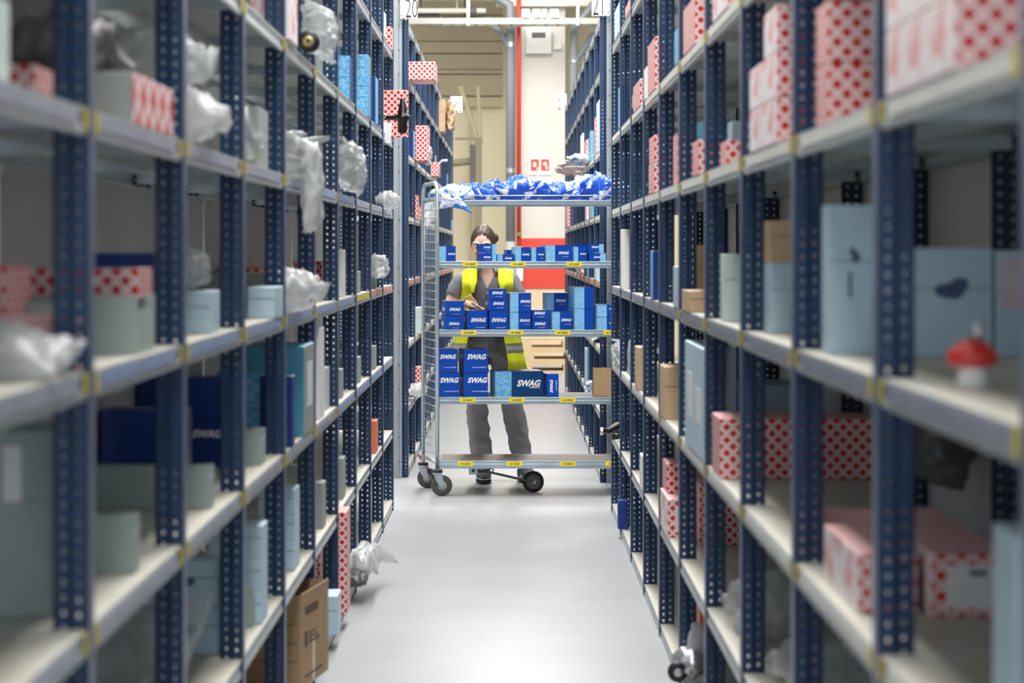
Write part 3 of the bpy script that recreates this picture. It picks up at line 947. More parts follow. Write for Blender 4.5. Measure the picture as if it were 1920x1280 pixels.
def print_blob(parent, x, y, z, w, rot, seed=0):
    """dark printed picture of a part: a lumpy flat shape, 1 mm thick"""
    random.seed(seed)
    pts = []
    for k in range(26):
        a = 2 * PI * k / 26
        r = 0.5 * (1 + 0.22 * math.sin(2 * a + 0.6) + 0.16 * math.sin(3 * a + seed))
        pts.append((r * math.cos(a) * w, r * math.sin(a) * w * 0.75))
    vs = [(a, -.0006, b) for a, b in pts] + [(a, 0, b) for a, b in pts]
    n = len(pts)
    fs = [tuple(range(n))] + [(k, n + k, n + (k + 1) % n, (k + 1) % n) for k in range(n)]
    me = mesh('printed_mark', vs, fs, 'print_dark', uv=False)
    return link('printed_mark', me, parent, (x, y, z), rot)


def carton(name, s, X, D, y0, y1, z, h, kind, label, cat='box', group=None, rotz=0.0):
    """X = distance of the aisle face from the centre line; local origin at the near aisle-side bottom corner"""
    L = y1 - y0
    z += 0.0006
    loc = (s * X, y0, z)
    lo, hi = (0, D) if s > 0 else (-D, 0)
    A = 4 if s > 0 else 5          # index of the aisle face in MB.box order
    mats, faces = ['white'], None
    F = lambda near, aisle, rest, top=None: [rest, rest if top is None else top, near, rest] + ([aisle, rest] if s > 0 else [rest, aisle])
    if kind in ('lattice',):
        mats, faces = ['lattice'], [0] * 6
    elif kind == 'whitelattice':
        mats, faces = ['lattice', 'white_red_stripe'], F(0, 1, 0, 1)
    elif kind == 'latticeend':
        mats, faces = ['greybin', 'lattice_end'], F(0, 1, 0)
    elif kind == 'openlabel':
        mats, faces = ['pink', 'lattice', 'white_red_stripe'], F(1, 2, 0, 0)
    elif kind == 'pinkwhite':
        mats, faces = ['white_red_stripe'], [0] * 6
    elif kind == 'pink':
        mats, faces = ['pink'], [0] * 6
    elif kind in ('grey',):
        mats, faces = ['greybin'], [0] * 6
    elif kind == 'greenbox':
        mats, faces = ['greenbin'], [0] * 6
    elif kind in ('pale',):
        mats, faces = ['pale'], [0] * 6
    elif kind in ('paleblue', 'labelled', 'printed', 'bluepink'):
        mats, faces = ['paleblue'], [0] * 6
    elif kind == 'blue':
        mats, faces = ['deep_blue', 'cyan_print'], F(0, 1 if L > 0.12 and X < .7 else 0, 0)
    elif kind == 'cyanblue':
        mats, faces = ['cyan_print', 'deep_blue'], F(0, 1, 0)
    elif kind == 'cyan':
        mats, faces = (['cyan', 'greybin'] if L > .3 else ['cyan_print', 'cyan']), F(0, 1 if X < .7 else 0, 0)
    elif kind == 'brown':
        mats, faces = ['brown'], [0] * 6
    elif kind == 'orange':
        mats, faces = ['orange'], [0] * 6
    mb = MB()
    if kind == 'bin':
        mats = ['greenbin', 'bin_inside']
        t = 0.004
        # open-topped bin with walls and a lower front opening
        mb.box(lo, hi, 0, L, 0, t)
        mb.box(lo, hi, 0, t, t, h)
        mb.box(lo, hi, L - t, L, t, h)
        mb.box(lo, lo + t, t, L - t, t, h if s > 0 and False else h * (0.75 if s > 0 else 1))
        mb.box(hi - t, hi, t, L - t, t, h * (0.75 if s < 0 else 1))
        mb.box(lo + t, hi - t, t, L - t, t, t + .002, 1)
    else:
        mb.box(lo, hi, 0, L, 0, h, 0, faces)
    o = mb.build(name, mats, loc=loc, rot=(0, 0, rotz), bevel=0.0025 if kind != 'bin' else 0)
    tag(o, label, cat, group)
    mid = (lo + hi) / 2
    if kind in ('brown', 'paleblue', 'labelled', 'printed', 'pale', 'greenbox') and D > .06:
        MB().box(lo + .004, hi - .004, -.0008, 0, h * .62, h * .62 + .0015).build('flap_seam', 'seam', o)
    if kind == 'brown':
        MB().box(mid - .012, mid + .012, -.0008, L + .0008, h, h + .0008).build('tape', 'tape', o)
    if kind == 'labelled':
        if z > 1.25 and X < .7:
            MB().box(lo + .085, lo + .118, -.001, 0, h * .40, h * .72).build('label', 'label_white', o)
            print_blob(o, mid - .018, -.0002, h * .66, .026, (0, 1.5, 0), 3)
            MB().box(lo + .040, lo + .046, -.001, 0, h * .38, h * .55).build('printed_mark', 'print_dark', o)
        elif X > .7:
            MB().box(lo + .012, hi - .02, -.001, 0, h * .45, h * .93).build('label', 'label_pink', o)
        else:
            ax = lo if s > 0 else hi
            for q in range(2):
                MB().box(min(ax, ax - s * .001), max(ax, ax - s * .001), L * (.12 + .45 * q), L * (.36 + .45 * q), h * .3, h * (.62 + .1 * q)).build('label', 'label_white', o)
            MB().box(lo + .01, hi - .02, -.001, 0, h * .3, h * .68).build('label', 'label_white', o)
    if kind == 'printed':
        print_blob(o, mid, -.0002, h * .62 if X > .7 else h * .42, .055 if X > .7 else .07, (0, 0, 0), 5)
    if kind == 'openlabel':
        MB().box(lo + D * .20, hi - D * .12, -.001, 0, h * .14, h * .82).build('label', 'label_white', o)
        MB().box(mid, mid + .03, -.0016, -.001, h * .66, h * .74).build('barcode', 'seam', o)
    if kind == 'bluepink':
        for q in range(3):
            MB().box(lo + .008, lo + .11, -.001, 0, h * (.08 + .32 * q), h * (.26 + .32 * q)).build('label', 'label_pink', o)
    if kind == 'greenbox':
        MB().box(hi - .085, hi - .055, -.001, 0, h * .62, h * .92).build('label', 'label_white', o)
    if kind == 'paleblue' and D > .14 and 'printed' in label:
        print_blob(o, mid, -.0002, h * .5, .045, (0, 0, 0), 7)
    if kind == 'cyan' and L > .3:
        ax = hi if s < 0 else lo
        MB().box(min(ax, ax - s * .001), max(ax, ax - s * .001), L * .3, L * .8, h * .3, h * .8).build('label', 'label_white', o)
    if kind == 'blue' and 'lettering' in label:
        put_text(LOGO, 'logo', o, mid + .06, h * .72, -.0012, height=.022)
    return o


ORD = ['bottom', 'second', 'third', 'fourth', 'fifth', 'sixth', 'seventh', 'eighth']
BAYN = ['first', 'second', 'third', 'fourth', 'fifth', 'sixth', 'seventh', 'eighth', 'ninth', 'tenth', 'eleventh', 'twelfth']


def place_words(s, lvl, y):
    no = 'twenty' if s < 0 else 'twenty-one'
    if y < 12.9:
        y0 = 2.48 if s < 0 else 2.40
        return '%s shelf, %s bay, front rack %s' % (ORD[lvl], BAYN[int(y - y0)], no)
    y0 = 14.3 if s < 0 else 13.98
    return '%s shelf, %s bay, rear rack %s' % (ORD[lvl], BAYN[max(0, int(y - y0))], no)


NAMES = {'lattice': 'carton', 'bin': 'storage_bin', 'grey': 'storage_bin', 'brown': 'cardboard_box'}
for it in ITEMS:
    side, lvl, kind, X, D, ya, yb, z, h, desc = it
    s = -1 if side == 'L' else 1
    carton(NAMES.get(kind, 'carton'), s, X, D, ya, yb, z, h, kind, desc + ', ' + place_words(s, lvl, ya), 'bin' if kind in ('bin', 'grey') else 'box')

# red lattice carton standing askew at the end of the front rack, sticking out
c = MB().box(0, .145, 0, .03, 0, .265).build('carton', 'lattice', loc=(-.725, 12.18, 2.1406), bevel=.0025)
tag(c, 'red lattice carton standing out behind the black joint, front rack twenty', 'box')
c = MB().box(0, .295, 0, .16, 0, .060, 0).build('carton', 'lattice', loc=(-1.10, 5.0, 1.409), bevel=.0025)
c.location = (-1.012, 4.16, 1.4062)
tag(c, 'red and white carton perched inside the grey bin, fourth shelf, second bay', 'box')

# tall open cardboard box on the bottom shelf of rack twenty
bx = empty('cardboard_box', (-.69, 7.08, .0606), (0, 0, math.radians(-10)))
tag(bx, 'large open brown cardboard box with raised flaps on the bottom shelf of rack twenty', 'cardboard box')
w, d, h = .34, .355, .262
mb = MB()
t = .004
mb.box(-w, 0, 0, t, 0, h).box(-w, 0, d - t, d, 0, h).box(-w, -w + t, t, d - t, 0, h).box(-t, 0, t, d - t, 0, h).box(-w + t, -t, t, d - t, 0, t)
mb.build('box_body', 'brown_dark', bx)
for (x0, x1, y0, y1, rx, ry) in ((-w, 0, -.0, t, .25, 0), (-w, 0, d - t, d, -.10, 0)):
    MB().box(x0, x1, 0, t, 0, .048).build('flap', 'brown_dark', bx, loc=(0, y0, h + .0005), rot=(rx, 0, 0))
MB().box(0, t, 0, d, 0, .05).build('flap', 'brown_dark', bx, loc=(-t, 0, h + .0005), rot=(0, .05, 0))
MB().box(0, .0008, d * .42, d * .50, 0, h * .62).build('tape', 'tape', bx, loc=(.0002, 0, 0))
mb = MB()
for (a, b, c0, c1) in ((.06, .22, .235, .262), (.05, .09, .13, .18), (.11, .21, .150, .158), (.11, .24, .135, .143), (.11, .19, .165, .172), (.05, .28, .03, .036)):
    mb.box(0, .0008, a, b, c0, c1)
mb.build('printing', 'ink', bx, loc=(.0004, 0, 0))
for zz in (.09, .15, .21):
    MB().box(-w * .9, -.01, -.0008, 0, zz, zz + .003).build('printing', 'ink', bx)


def bag(name, c, size, seed, matname, label, amp=0.28, cat='plastic bag', tip=None, floor_z=None, rot=0.0, nu=40, nv=40, smooth=True):
    """crumpled plastic bag: two sheets sealed round the rim, filled in the middle, creased, one corner drawn out"""
    off = Vector((seed * 3.1, seed * 1.7, seed * 0.9))
    ax = min(range(3), key=lambda i: size[i])
    iu, iv = [i for i in range(3) if i != ax]
    th = size[ax]
    mid = (size[iu] * size[iv]) ** .5
    tipv = Vector(tip) if tip else None
    c = Vector(c)
    vs, fs = [], []

    def pt(u, v, sgn):
        f = max(0.0, 1 - abs(u) ** 2.4) ** .55 * max(0.0, 1 - abs(v) ** 2.4) ** .55
        p = Vector((0, 0, 0))
        # sides drawn in between the corners
        p[iu] = size[iu] * u * (1.06 - .16 * (1 - v * v))
        p[iv] = size[iv] * v * (1.06 - .16 * (1 - u * u))
        q = Vector((u * 1.3, v * 1.3, 0)) + off
        lump = noise.noise(q * 1.3)
        r1 = .5 - abs(noise.noise(q * 2.3 + Vector((0, 0, sgn * 2)))) * 2
        r2 = .5 - abs(noise.noise(q * 5.0 + Vector((0, 0, sgn * 5)))) * 2
        p[ax] = sgn * th * f * (.95 + amp * 1.1 * lump + amp * .8 * r1 + amp * .35 * r2)
        p[ax] += th * (1 - f) * 1.1 * noise.noise(q * 1.9) + th * .25 * noise.noise(q * 6) * (1 - f)
        w = Vector((noise.noise(q * 2.1 + Vector((7, 0, 0))), noise.noise(q * 2.1 + Vector((0, 7, 0)))))
        p[iu] += mid * .10 * w[0]
        p[iv] += mid * .10 * w[1]
        if tipv is not None:
            d = Vector((0, 0, 0))
            d[iu], d[iv] = u, v
            t = Vector([tipv[k] if k != ax else 0 for k in range(3)])
            g = max(0, d.dot(t.normalized()) if t.length > .01 else max(0, u + v) * .7) / 1.3
            p += tipv * .24 * g ** 4
        if floor_z is not None:
            p.z = max(p.z, floor_z + .0015 - c.z)
        return p
    for sgn in (1, -1):
        for j in range(nv + 1):
            for i in range(nu + 1):
                vs.append(pt(2 * i / nu - 1, 2 * j / nv - 1, sgn))
    n = (nu + 1) * (nv + 1)
    for s_ in (0, 1):
        for j in range(nv):
            for i in range(nu):
                a = s_ * n + j * (nu + 1) + i
                f = (a, a + 1, a + nu + 2, a + nu + 1)
                fs.append(f if s_ == 0 else tuple(reversed(f)))
    o = MB().add(vs, fs).build(name, matname, loc=c, rot=(0, 0, rot), smooth=smooth, weld=True)
    tag(o, label, cat)
    return o


L4 = 1.73
bag('plastic_bag', (-.88, 3.16, 1.885), (.16, .20, .075), 1, 'dark_bag', 'dark grey wrapped part above the lattice box, fifth shelf, first bay')
bag('plastic_bag', (-.86, 4.00, 1.895), (.13, .20, .07), 2, 'dark_bag', 'large dark grey bag lying on the carton, fifth shelf, second bay')
bag('plastic_bag', (-.76, 4.82, 1.80), (.10, .12, .070), 3, 'white_bag', 'white crumpled bag spilling over the fifth shelf, third bay', floor_z=L4, tip=(.25, 0, -.05))
bag('plastic_bag', (-.80, 4.80, 1.98), (.10, .14, .07), 4, 'clear_bag', 'pale bag with pointed corner on the sixth shelf edge, third bay', tip=(.3, 0, .0))
bpy.data.objects['plastic_bag.003'].location.z = 1.925
bag('plastic_bag', (-.80, 5.90, 1.83), (.10, .22, .095), 6, 'clear_bag', 'clear bag around a grey bin, fifth shelf, fourth bay', floor_z=L4)
bag('plastic_bag', (-.70, 6.95, 1.80), (.075, .28, .075), 7, 'clear_bag', 'clear bag with knotted end lying on the fifth shelf, fifth bay', tip=(.3, .4, .1))
bag('plastic_bag', (-.633, 6.86, 1.72), (.035, .10, .125), 8, 'white_bag', 'long white bag hanging down over the fifth shelf edge, fifth bay', tip=(0, 0, -.45))
bag('plastic_bag', (-.665, 8.98, 1.845), (.055, .44, .105), 9, 'clear_bag', 'big shiny clear bag on the fifth shelf, seventh bay', amp=.22)
bag('plastic_bag', (-.66, 11.6, 1.77), (.06, .18, .05), 10, 'clear_bag', 'small clear bag with blue print, fifth shelf, last bay of front rack twenty')
bag('plastic_bag', (-.78, 3.3, 1.335), (.085, .12, .05), 11, 'white_bag', 'white and pink bag at the edge, fourth shelf, first bay', floor_z=1.305, tip=(.25, 0, 0))
bag('plastic_bag', (-.77, 5.12, 1.46), (.05, .14, .05), 12, 'clear_bag', 'clear bag on top of goods, fourth shelf, third bay')
bag('plastic_bag', (-.69, 6.80, 1.375), (.075, .26, .065), 13, 'white_bag', 'white wrapped part poking out, fourth shelf, fifth bay', floor_z=1.305, tip=(.25, -.3, 0))
bag('plastic_bag', (-.68, 11.1, 1.42), (.05, .20, .06), 14, 'white_bag', 'small white bag near the cart, fourth shelf, ninth bay')
bag('plastic_bag', (-.64, 9.45, .155), (.07, .22, .065), 15, 'white_bag', 'white wrapped part sticking out at floor height, bottom shelf, front rack twenty', tip=(.16, .2, -.05))
bag('plastic_bag', (-.66, 9.25, .10), (.05, .10, .035), 16, 'dark_bag', 'dark wrapped lump under the white part, bottom shelf, front rack twenty')
bag('plastic_bag', (-.88, 3.95, .60), (.15, .3, .12), 17, 'clear_bag', 'heap of clear bags on the second shelf, second bay, front rack twenty', floor_z=.465)
bag('plastic_bag', (-.88, 4.9, .58), (.15, .3, .11), 18, 'clear_bag', 'low heap of clear bags, second shelf, third bay, front rack twenty', floor_z=.465)
# bag with the round rubber mount on the sixth shelf of rack twenty
b = bag('plastic_bag', (-.64, 7.24, 2.235), (.060, .20, .085), 19, 'clear_bag', 'clear bag holding a round black rubber mount, sixth shelf of front rack twenty', amp=.2)
m = empty('rubber_mount', (-.655, 6.98, 2.177))
tag(m, 'round black rubber mount with brass centre inside clear bag', 'car part')
R = Matrix.Rotation(-PI / 2, 4, 'X')
MB().lathe([(.020, 0), (.033, .004), (.036, .02), (.034, .05), (.02, .055)], 28, 0, R).build('rubber_ring', 'rubber', m, smooth=True)
MB().lathe([(.010, -.004), (.018, 0), (.018, .01)], 24, 0, R).build('brass_bushing', 'brass', m)
MB().lathe([(.006, -.006), (.006, .002)], 16, 0, R).build('bolt_hole', 'black_part', m)

# black ball joint with a paper tag over the edge of the sixth shelf
j = empty('ball_joint', (-.655, 11.80, 2.14))
tag(j, 'black ball joint with tied paper tag lying out over the sixth shelf edge', 'car part')
MB().tube([(-.12, -.02, .085), (.02, -.02, .085), (.06, -.03, .08)], [.014, .014, .02], 12).build('shaft', 'black_part', j, smooth=True)
MB().lathe([(.007, .19), (.014, .188), (.015, .165), (.020, .155), (.026, .115), (.030, .10), (.044, .094), (.044, .080), (.030, .068), (.026, .055), (.028, .03), (.024, .005), (.012, -.004)], 20, 0, Matrix.Translation((.065, -.04, .0))).build('boot', 'black_part', j, smooth=True)
MB().lathe([(.0435, .0), (.0435, .006)], 20, 0, Matrix.Translation((.065, -.04, .085))).build('retaining_ring', 'zinc', j)
MB().box(-.105, .005, -.047, -.046, -.055, .055).build('paper_tag', 'label_white', j, rot=(0, .08, 0))
MB().tube([(-.035, -.045, .045), (-.04, -.05, .075), (-.02, -.05, .10), (0, -.045, .095)], .0015, 6).build('string', 'white_print', j)

# RIGHT rack special things
m = empty('red_capped_joint', (.675, 3.16, 1.3006))
tag(m, 'red rubber cap on a white plastic base, alone on the fourth shelf of rack twenty-one', 'car part')
MB().lathe([(.022, 0), (.024, .004), (.020, .02), (.022, .034)], 24).build('white_base', 'white', m, smooth=True)
MB().lathe([(.022, .030), (.036, .034), (.038, .042), (.034, .054), (.020, .066), (.010, .070)], 28).build('red_cap', 'red_cap', m, smooth=True)
MB().lathe([(.009, .068), (.009, .085), (.005, .096)], 12, 0, Matrix.Rotation(.1, 4, 'Y')).build('stud', 'alu', m, smooth=True)

bag('plastic_bag', (.61, 11.88, .935), (.05, .30, .07), 21, 'white_bag', 'white bag reaching toward the cart, third shelf of front rack twenty-one', tip=(-.3, .25, 0), floor_z=.865)
bag('plastic_bag', (.60, 10.55, .98), (.03, .12, .10), 22, 'white_bag', 'thin white bag on the third shelf, ninth bay of rack twenty-one', floor_z=.865)
bag('plastic_bag', (.70, 5.9, .53), (.10, .20, .085), 23, 'clear_bag', 'crumpled clear bag on the second shelf, fourth bay of rack twenty-one', floor_z=.445)
bag('plastic_bag', (.74, 4.85, .53), (.13, .26, .085), 24, 'clear_bag', 'dull clear bags heaped on the second shelf, third bay of rack twenty-one', floor_z=.445)
bag('plastic_bag', (.86, 3.9, .53), (.13, .26, .08), 25, 'dark_bag', 'dark wrapped bags on the second shelf, second bay of rack twenty-one', floor_z=.445)
bag('plastic_bag', (.93, 4.75, 1.09), (.08, .15, .10), 26, 'dark_bag', 'dark hanging bag behind the red lattice cartons of rack twenty-one')
bag('plastic_bag', (.605, 10.3, 2.215), (.025, .20, .06), 27, 'white_bag', 'white bag between lattice cartons, sixth shelf of rack twenty-one', floor_z=2.15)

# silver casting with black pulley, bottom shelf of rack twenty-one
m = empty('engine_casting', (.60, 7.28, .0506))
tag(m, 'silver engine casting with black pulley on the bottom shelf of rack twenty-one', 'car part')
MB().lathe([(.016, -.01), (.030, -.012), (.034, -.004), (.034, .012), (.026, .018)], 28, 0, Matrix.Translation((-.045, -.10, .05)) @ R).build('pulley', 'rubber', m, smooth=True)
MB().lathe([(.008, -.016), (.014, -.014), (.014, 0)], 20, 0, Matrix.Translation((-.045, -.10, .05)) @ R).build('hub', 'alu', m)
MB().sphere((-.002, -.02, .065), (.055, .10, .055), 28, 18, 0, lambda d: 1 + .18 * noise.noise(d * 3)).build('casting_body', 'alu', m, smooth=True)
MB().lathe([(.030, .0), (.034, .04), (.028, .075), (.020, .09), (.018, .11)], 22, 0, Matrix.Translation((.025, -.02, .09))).build('casting_neck', 'white_bag', m, smooth=True)
MB().box(-.01, .10, -.06, .05, 0, .035).build('casting_foot', 'alu', m, bevel=.006)

# black hose end reaching out of rack twenty-one
m = empty('black_hose', (.56, 12.0, .445))
tag(m, 'black bent hose part sticking out of rack twenty-one beside the cart', 'car part')
MB().tube([(.10, -.02, .09), (.03, -.02, .085), (-.02, -.03, .06), (-.06, -.03, .055)], [.02, .022, .018, .016], 14).build('hose', 'black_part', m, smooth=True)
MB().tube([(.10, -.05, .045), (.03, -.05, .03), (.0, -.05, .03)], [.02, .018, .022], 14).build('pipe_stub', 'black_part', m, smooth=True)
MB().lathe([(.018, -.004), (.022, 0), (.022, .012)], 18, 0, Matrix.Translation((-.062, -.03, .055)) @ Matrix.Rotation(PI / 2, 4, 'Y')).build('clip', 'alu', m)

# rear racks: bags and odd parts
bag('plastic_bag', (-.62, 15.6, 2.20), (.05, .18, .065), 31, 'white_bag', 'white bag by the tall lattice carton on rear rack twenty', tip=(.2, 0, -.1))
bag('plastic_bag', (-.60, 21.3, 2.82), (.05, .25, .13), 32, 'brown', 'torn brown paper wrap beside the tall cardboard on rear rack twenty', tip=(.3, 0, .1))
bag('plastic_bag', (-.64, 16.8, 1.80), (.07, .22, .075), 33, 'white_bag', 'white bag hanging out behind the cart, fifth shelf of rear rack twenty', tip=(.3, 0, .1))
bag('plastic_bag', (-.64, 14.95, .54), (.06, .2, .05), 34, 'white_bag', 'pale bag on the second shelf, first bay of rear rack twenty')
m = MB().tube([(-.02, 0, 0), (-.02, 0, .11), (.01, 0, .135), (.055, 0, .135)], .012, 10).build('bent_tube', 'pipe_sleeve', smooth=True, loc=(-.60, 18.6, 2.1406))
tag(m, 'bent white tube standing on the sixth shelf of rear rack twenty', 'car part')
m = empty('red_bracket', (-.62, 14.75, 0.009))
tag(m, 'small red bracket on the floor behind the cart basket', 'car part')
MB().tube([(0, 0, .0), (.02, -.01, .05), (-.01, -.01, .10)], .008, 8).build('bracket_arm', 'red_cap', m)
MB().tube([(.02, -.01, .05), (.06, -.02, .02)], .007, 8).build('bracket_arm', 'red_cap', m)
for i, (xx, yy, zz, sx, mm, lb) in enumerate(((.54, 16.48, 2.195, .12, 'printed_bag_pale', 'white and blue printed bag poking from rear rack twenty-one'),
                                              (.53, 17.48, 2.195, .14, 'printed_bag_red', 'white and red printed bag poking from rear rack twenty-one'),
                                              (.52, 18.5, 2.195, .14, 'printed_bag_red', 'farther red and white bag poking from rear rack twenty-one'))):
    bag('printed_bag', (xx, yy, zz), (sx, .3, .04), 41 + i, mm, lb, amp=.35)
bag('plastic_bag', (.57, 15.0, .95), (.05, .2, .07), 46, 'white_bag', 'white bag on the third shelf, second bay of rear rack twenty-one')
bag('plastic_bag', (.57, 15.2, .52), (.05, .2, .06), 47, 'printed_bag_pale', 'blue and white bag, second shelf of rear rack twenty-one')
bag('plastic_bag', (.57, 17.2, 1.36), (.05, .2, .05), 48, 'printed_bag_red', 'pink wrapped part on the fourth shelf of rear rack twenty-one')
m = MB().box(0, .17, 0, .003, 0, .012).build('wire_bracket', 'zinc', loc=(.42, 16.975, 2.155))
tag(m, 'thin metal rod sticking out over the bags of rear rack twenty-one', 'rod')
GOODS = [
    (2, -0.4406, 0.1015, 0.14, 1.4356, 0.0938, 'l', 0.406, 0.0751, 0.0457, 0.0448, 0, 0, 'blue box with light panel at the post end of the second cart shelf'),
    (2, -0.1926, 0.1016, 0.14, 1.4356, 0.0513, 'r', 0.75, 0.0457, 0.0457, 0.0252, 0.0089, 0, 'lower of two small blue boxes stacked in front of the face'),
    (2, -0.1926, 0.1016, 0.14, 1.4881, 0.0543, 'r', 0.75, 0.0457, 0.0457, 0.0331, 0.0152, 0, 'upper of two small blue boxes stacked in front of the face'),
    (2, -0.0816, 0.0984, 0.1, 1.4356, 0.0448, 'l', 0.291, 0.0653, 0.0457, 0.0187, 0, 0, 'low dark blue box with white top edge on the second cart shelf'),
    (2, 0.0261, 0.092, 0.16, 1.4356, 0.0872, 'l', 0.379, 0.0653, 0.0457, 0.0416, 0, 0, 'blue box with light strip, just past the low box'),
    (2, 0.124, 0.0793, 0.16, 1.4356, 0.0872, 'l', 0.36, 0.0587, 0.0392, 0.0416, 0.0187, 0, 'narrow blue box between two light-striped boxes on the second cart shelf'),
    (2, 0.2121, 0.1618, 0.18, 1.4356, 0.1003, 'l', 0.353, 0.111, 0.0653, 0.0513, 0.0285, 0, 'widest blue box on the second cart shelf'),
    (2, 0.3851, 0.0793, 0.14, 1.4356, 0.0905, 'l', 0.32, 0.0555, 0.0392, 0.0448, 0, 0, 'blue box right beside the widest one on the second cart shelf'),
    (2, 0.4765, 0.1047, 0.12, 1.4356, 0.0513, 'r', 0.667, 0.0522, 0.0457, 0.0252, 0, 0, 'lower blue box of the stacked pair at the rack end of the second cart shelf'),
    (2, 0.4732, 0.0952, 0.12, 1.4881, 0.0543, 'r', 0.701, 0.0424, 0.0457, 0.0347, 0, 0, 'upper blue box of the stacked pair at the rack end of the second cart shelf'),
    (2, 0.4047, 0.0603, 0.12, 1.4356, 0.1101, '', 0, 0, 0.0, 0, 0, 0.2, 'blue box standing behind the stacked pair on the second cart shelf'),
    (2, -0.0294, 0.0444, 0.1, 1.4356, 0.0709, '', 0, 0, 0.0, 0, 0, 0.2, 'tiny blue box at the back of the second cart shelf'),
    (3, -0.408, 0.1206, 0.2, 1.0166, 0.0885, '', 0, 0.0587, 0.0653, 0.0363, 0.0102, 0, 'lower blue box of the pair by the basket on the third cart shelf'),
    (3, -0.4014, 0.1142, 0.2, 1.1063, 0.0869, '', 0, 0.0571, 0.0685, 0.0347, 0.0053, 0, 'upper blue box of the pair by the basket on the third cart shelf'),
    (3, -0.2709, 0.1269, 0.22, 1.0166, 0.1179, '', 0, 0.0702, 0.0946, 0.0591, 0.0134, 0, 'wide blue box below the hands on the third cart shelf'),
    (3, -0.1338, 0.1142, 0.22, 1.0166, 0.1179, '', 0, 0.0587, 0.0914, 0.0591, 0.0134, 0, 'wide blue box beneath the two small stacked ones'),
    (3, -0.1403, 0.1173, 0.16, 1.1357, 0.0673, '', 0, 0.0636, 0.0685, 0.0412, 0.0151, 0, 'small blue box lying second on the stack by the hands'),
    (3, -0.1338, 0.1047, 0.16, 1.2042, 0.0641, '', 0, 0.0506, 0.0685, 0.038, 0.0151, 0, 'small blue box topmost on the stack by the hands'),
    (3, -0.0065, 0.1268, 0.2, 1.0166, 0.1081, 'l', 0.4, 0.0914, 0.0653, 0.0559, 0.033, 0, 'lower blue box with light strip in the middle pair'),
    (3, -0.0065, 0.1301, 0.2, 1.1259, 0.1163, 'l', 0.39, 0.0946, 0.0653, 0.064, 0.0379, 0, 'upper blue box with light strip in the middle pair'),
    (3, 0.1305, 0.1048, 0.18, 1.0166, 0.0624, '', 0, 0.0473, 0.0685, 0.0363, 0.0134, 0, 'lower flat blue box of the small pair on the third cart shelf'),
    (3, 0.1305, 0.1016, 0.18, 1.0802, 0.0575, '', 0, 0.0441, 0.0685, 0.0379, 0.0151, 0, 'upper flat blue box of the small pair on the third cart shelf'),
    (3, 0.2513, 0.1205, 0.14, 1.0166, 0.1113, 'l', 0.395, 0.0881, 0.0653, 0.0591, 0.033, 0, 'blue box with light strip in front of the double stack'),
    (3, 0.2187, 0.1364, 0.14, 1.0166, 0.1113, '', 0, 0, 0.0, 0, 0, 0.2, 'hidden lower box of the rear pair on the third cart shelf'),
    (3, 0.2187, 0.1491, 0.14, 1.1291, 0.1098, 'l', 0.319, 0.0914, 0.0653, 0.0608, 0.038, 0.2, 'darker blue box raised at the back of the third cart shelf'),
    (3, 0.3884, 0.1173, 0.24, 1.0166, 0.1309, 'l', 0.514, 0, 0.0, 0, 0, 0, 'lower tall blue box with plain dark face on the third cart shelf'),
    (3, 0.3884, 0.1173, 0.24, 1.1487, 0.1294, 'l', 0.514, 0, 0.0, 0, 0, 0, 'upper tall blue box with plain dark face on the third cart shelf'),
    (3, 0.5255, 0.111, 0.2, 1.0166, 0.0787, 'l', 0.543, 0.0914, 0.0326, 0.0395, 0, 0, 'lower light-striped box cut by the rack post'),
    (3, 0.5255, 0.111, 0.2, 1.0965, 0.0739, 'l', 0.543, 0.0914, 0.0326, 0.0478, 0, 0, 'upper light-striped box cut by the rack post'),
    (4, -0.4439, 0.1301, 0.24, 0.6046, 0.148, '', 0, 0.0653, 0.1175, 0.1023, 0.0338, 0, 'lower big blue box at the basket on the fourth cart shelf'),
    (4, -0.4439, 0.1174, 0.24, 0.7538, 0.1424, '', 0, 0.0571, 0.1012, 0.0967, 0.0314, 0, 'upper big blue box at the basket on the fourth cart shelf'),
    (4, -0.2905, 0.1491, 0.24, 0.6046, 0.148, '', 0, 0.0849, 0.124, 0.1023, 0.0338, 0, 'lower big blue box second from the basket on the fourth cart shelf'),
    (4, -0.2905, 0.1491, 0.24, 0.7538, 0.1424, '', 0, 0.08, 0.1208, 0.0967, 0.0314, 0, 'upper big blue box second from the basket on the fourth cart shelf'),
    (4, -0.0979, 0.2982, 0.22, 0.6046, 0.1578, 'L', 0.34, 0.2089, 0.1501, 0.0827, 0, 0, 'largest box, teal blue with bright printed panel, on the fourth cart shelf'),
    (4, 0.2187, 0.0729, 0.22, 0.6046, 0.1415, 'v', 0, 0, 0.0, 0, 0, 0, 'narrow upright blue box with sideways lettering on the fourth cart shelf'),
]
# ------------------------------------------------------------------ the picking cart
YF, YB = 13.22, 13.68
XL_, XR_ = -.451, .80
cart = empty('picking_cart', (XL_, YF, 0))
tag(cart, 'galvanised five-shelf picking cart on casters, standing across the aisle', 'cart')
CW = XR_ - XL_
SK = .105          # the end baskets splay outwards towards the back
SHZ = [1.810, 1.435, 1.016, .604, .214]


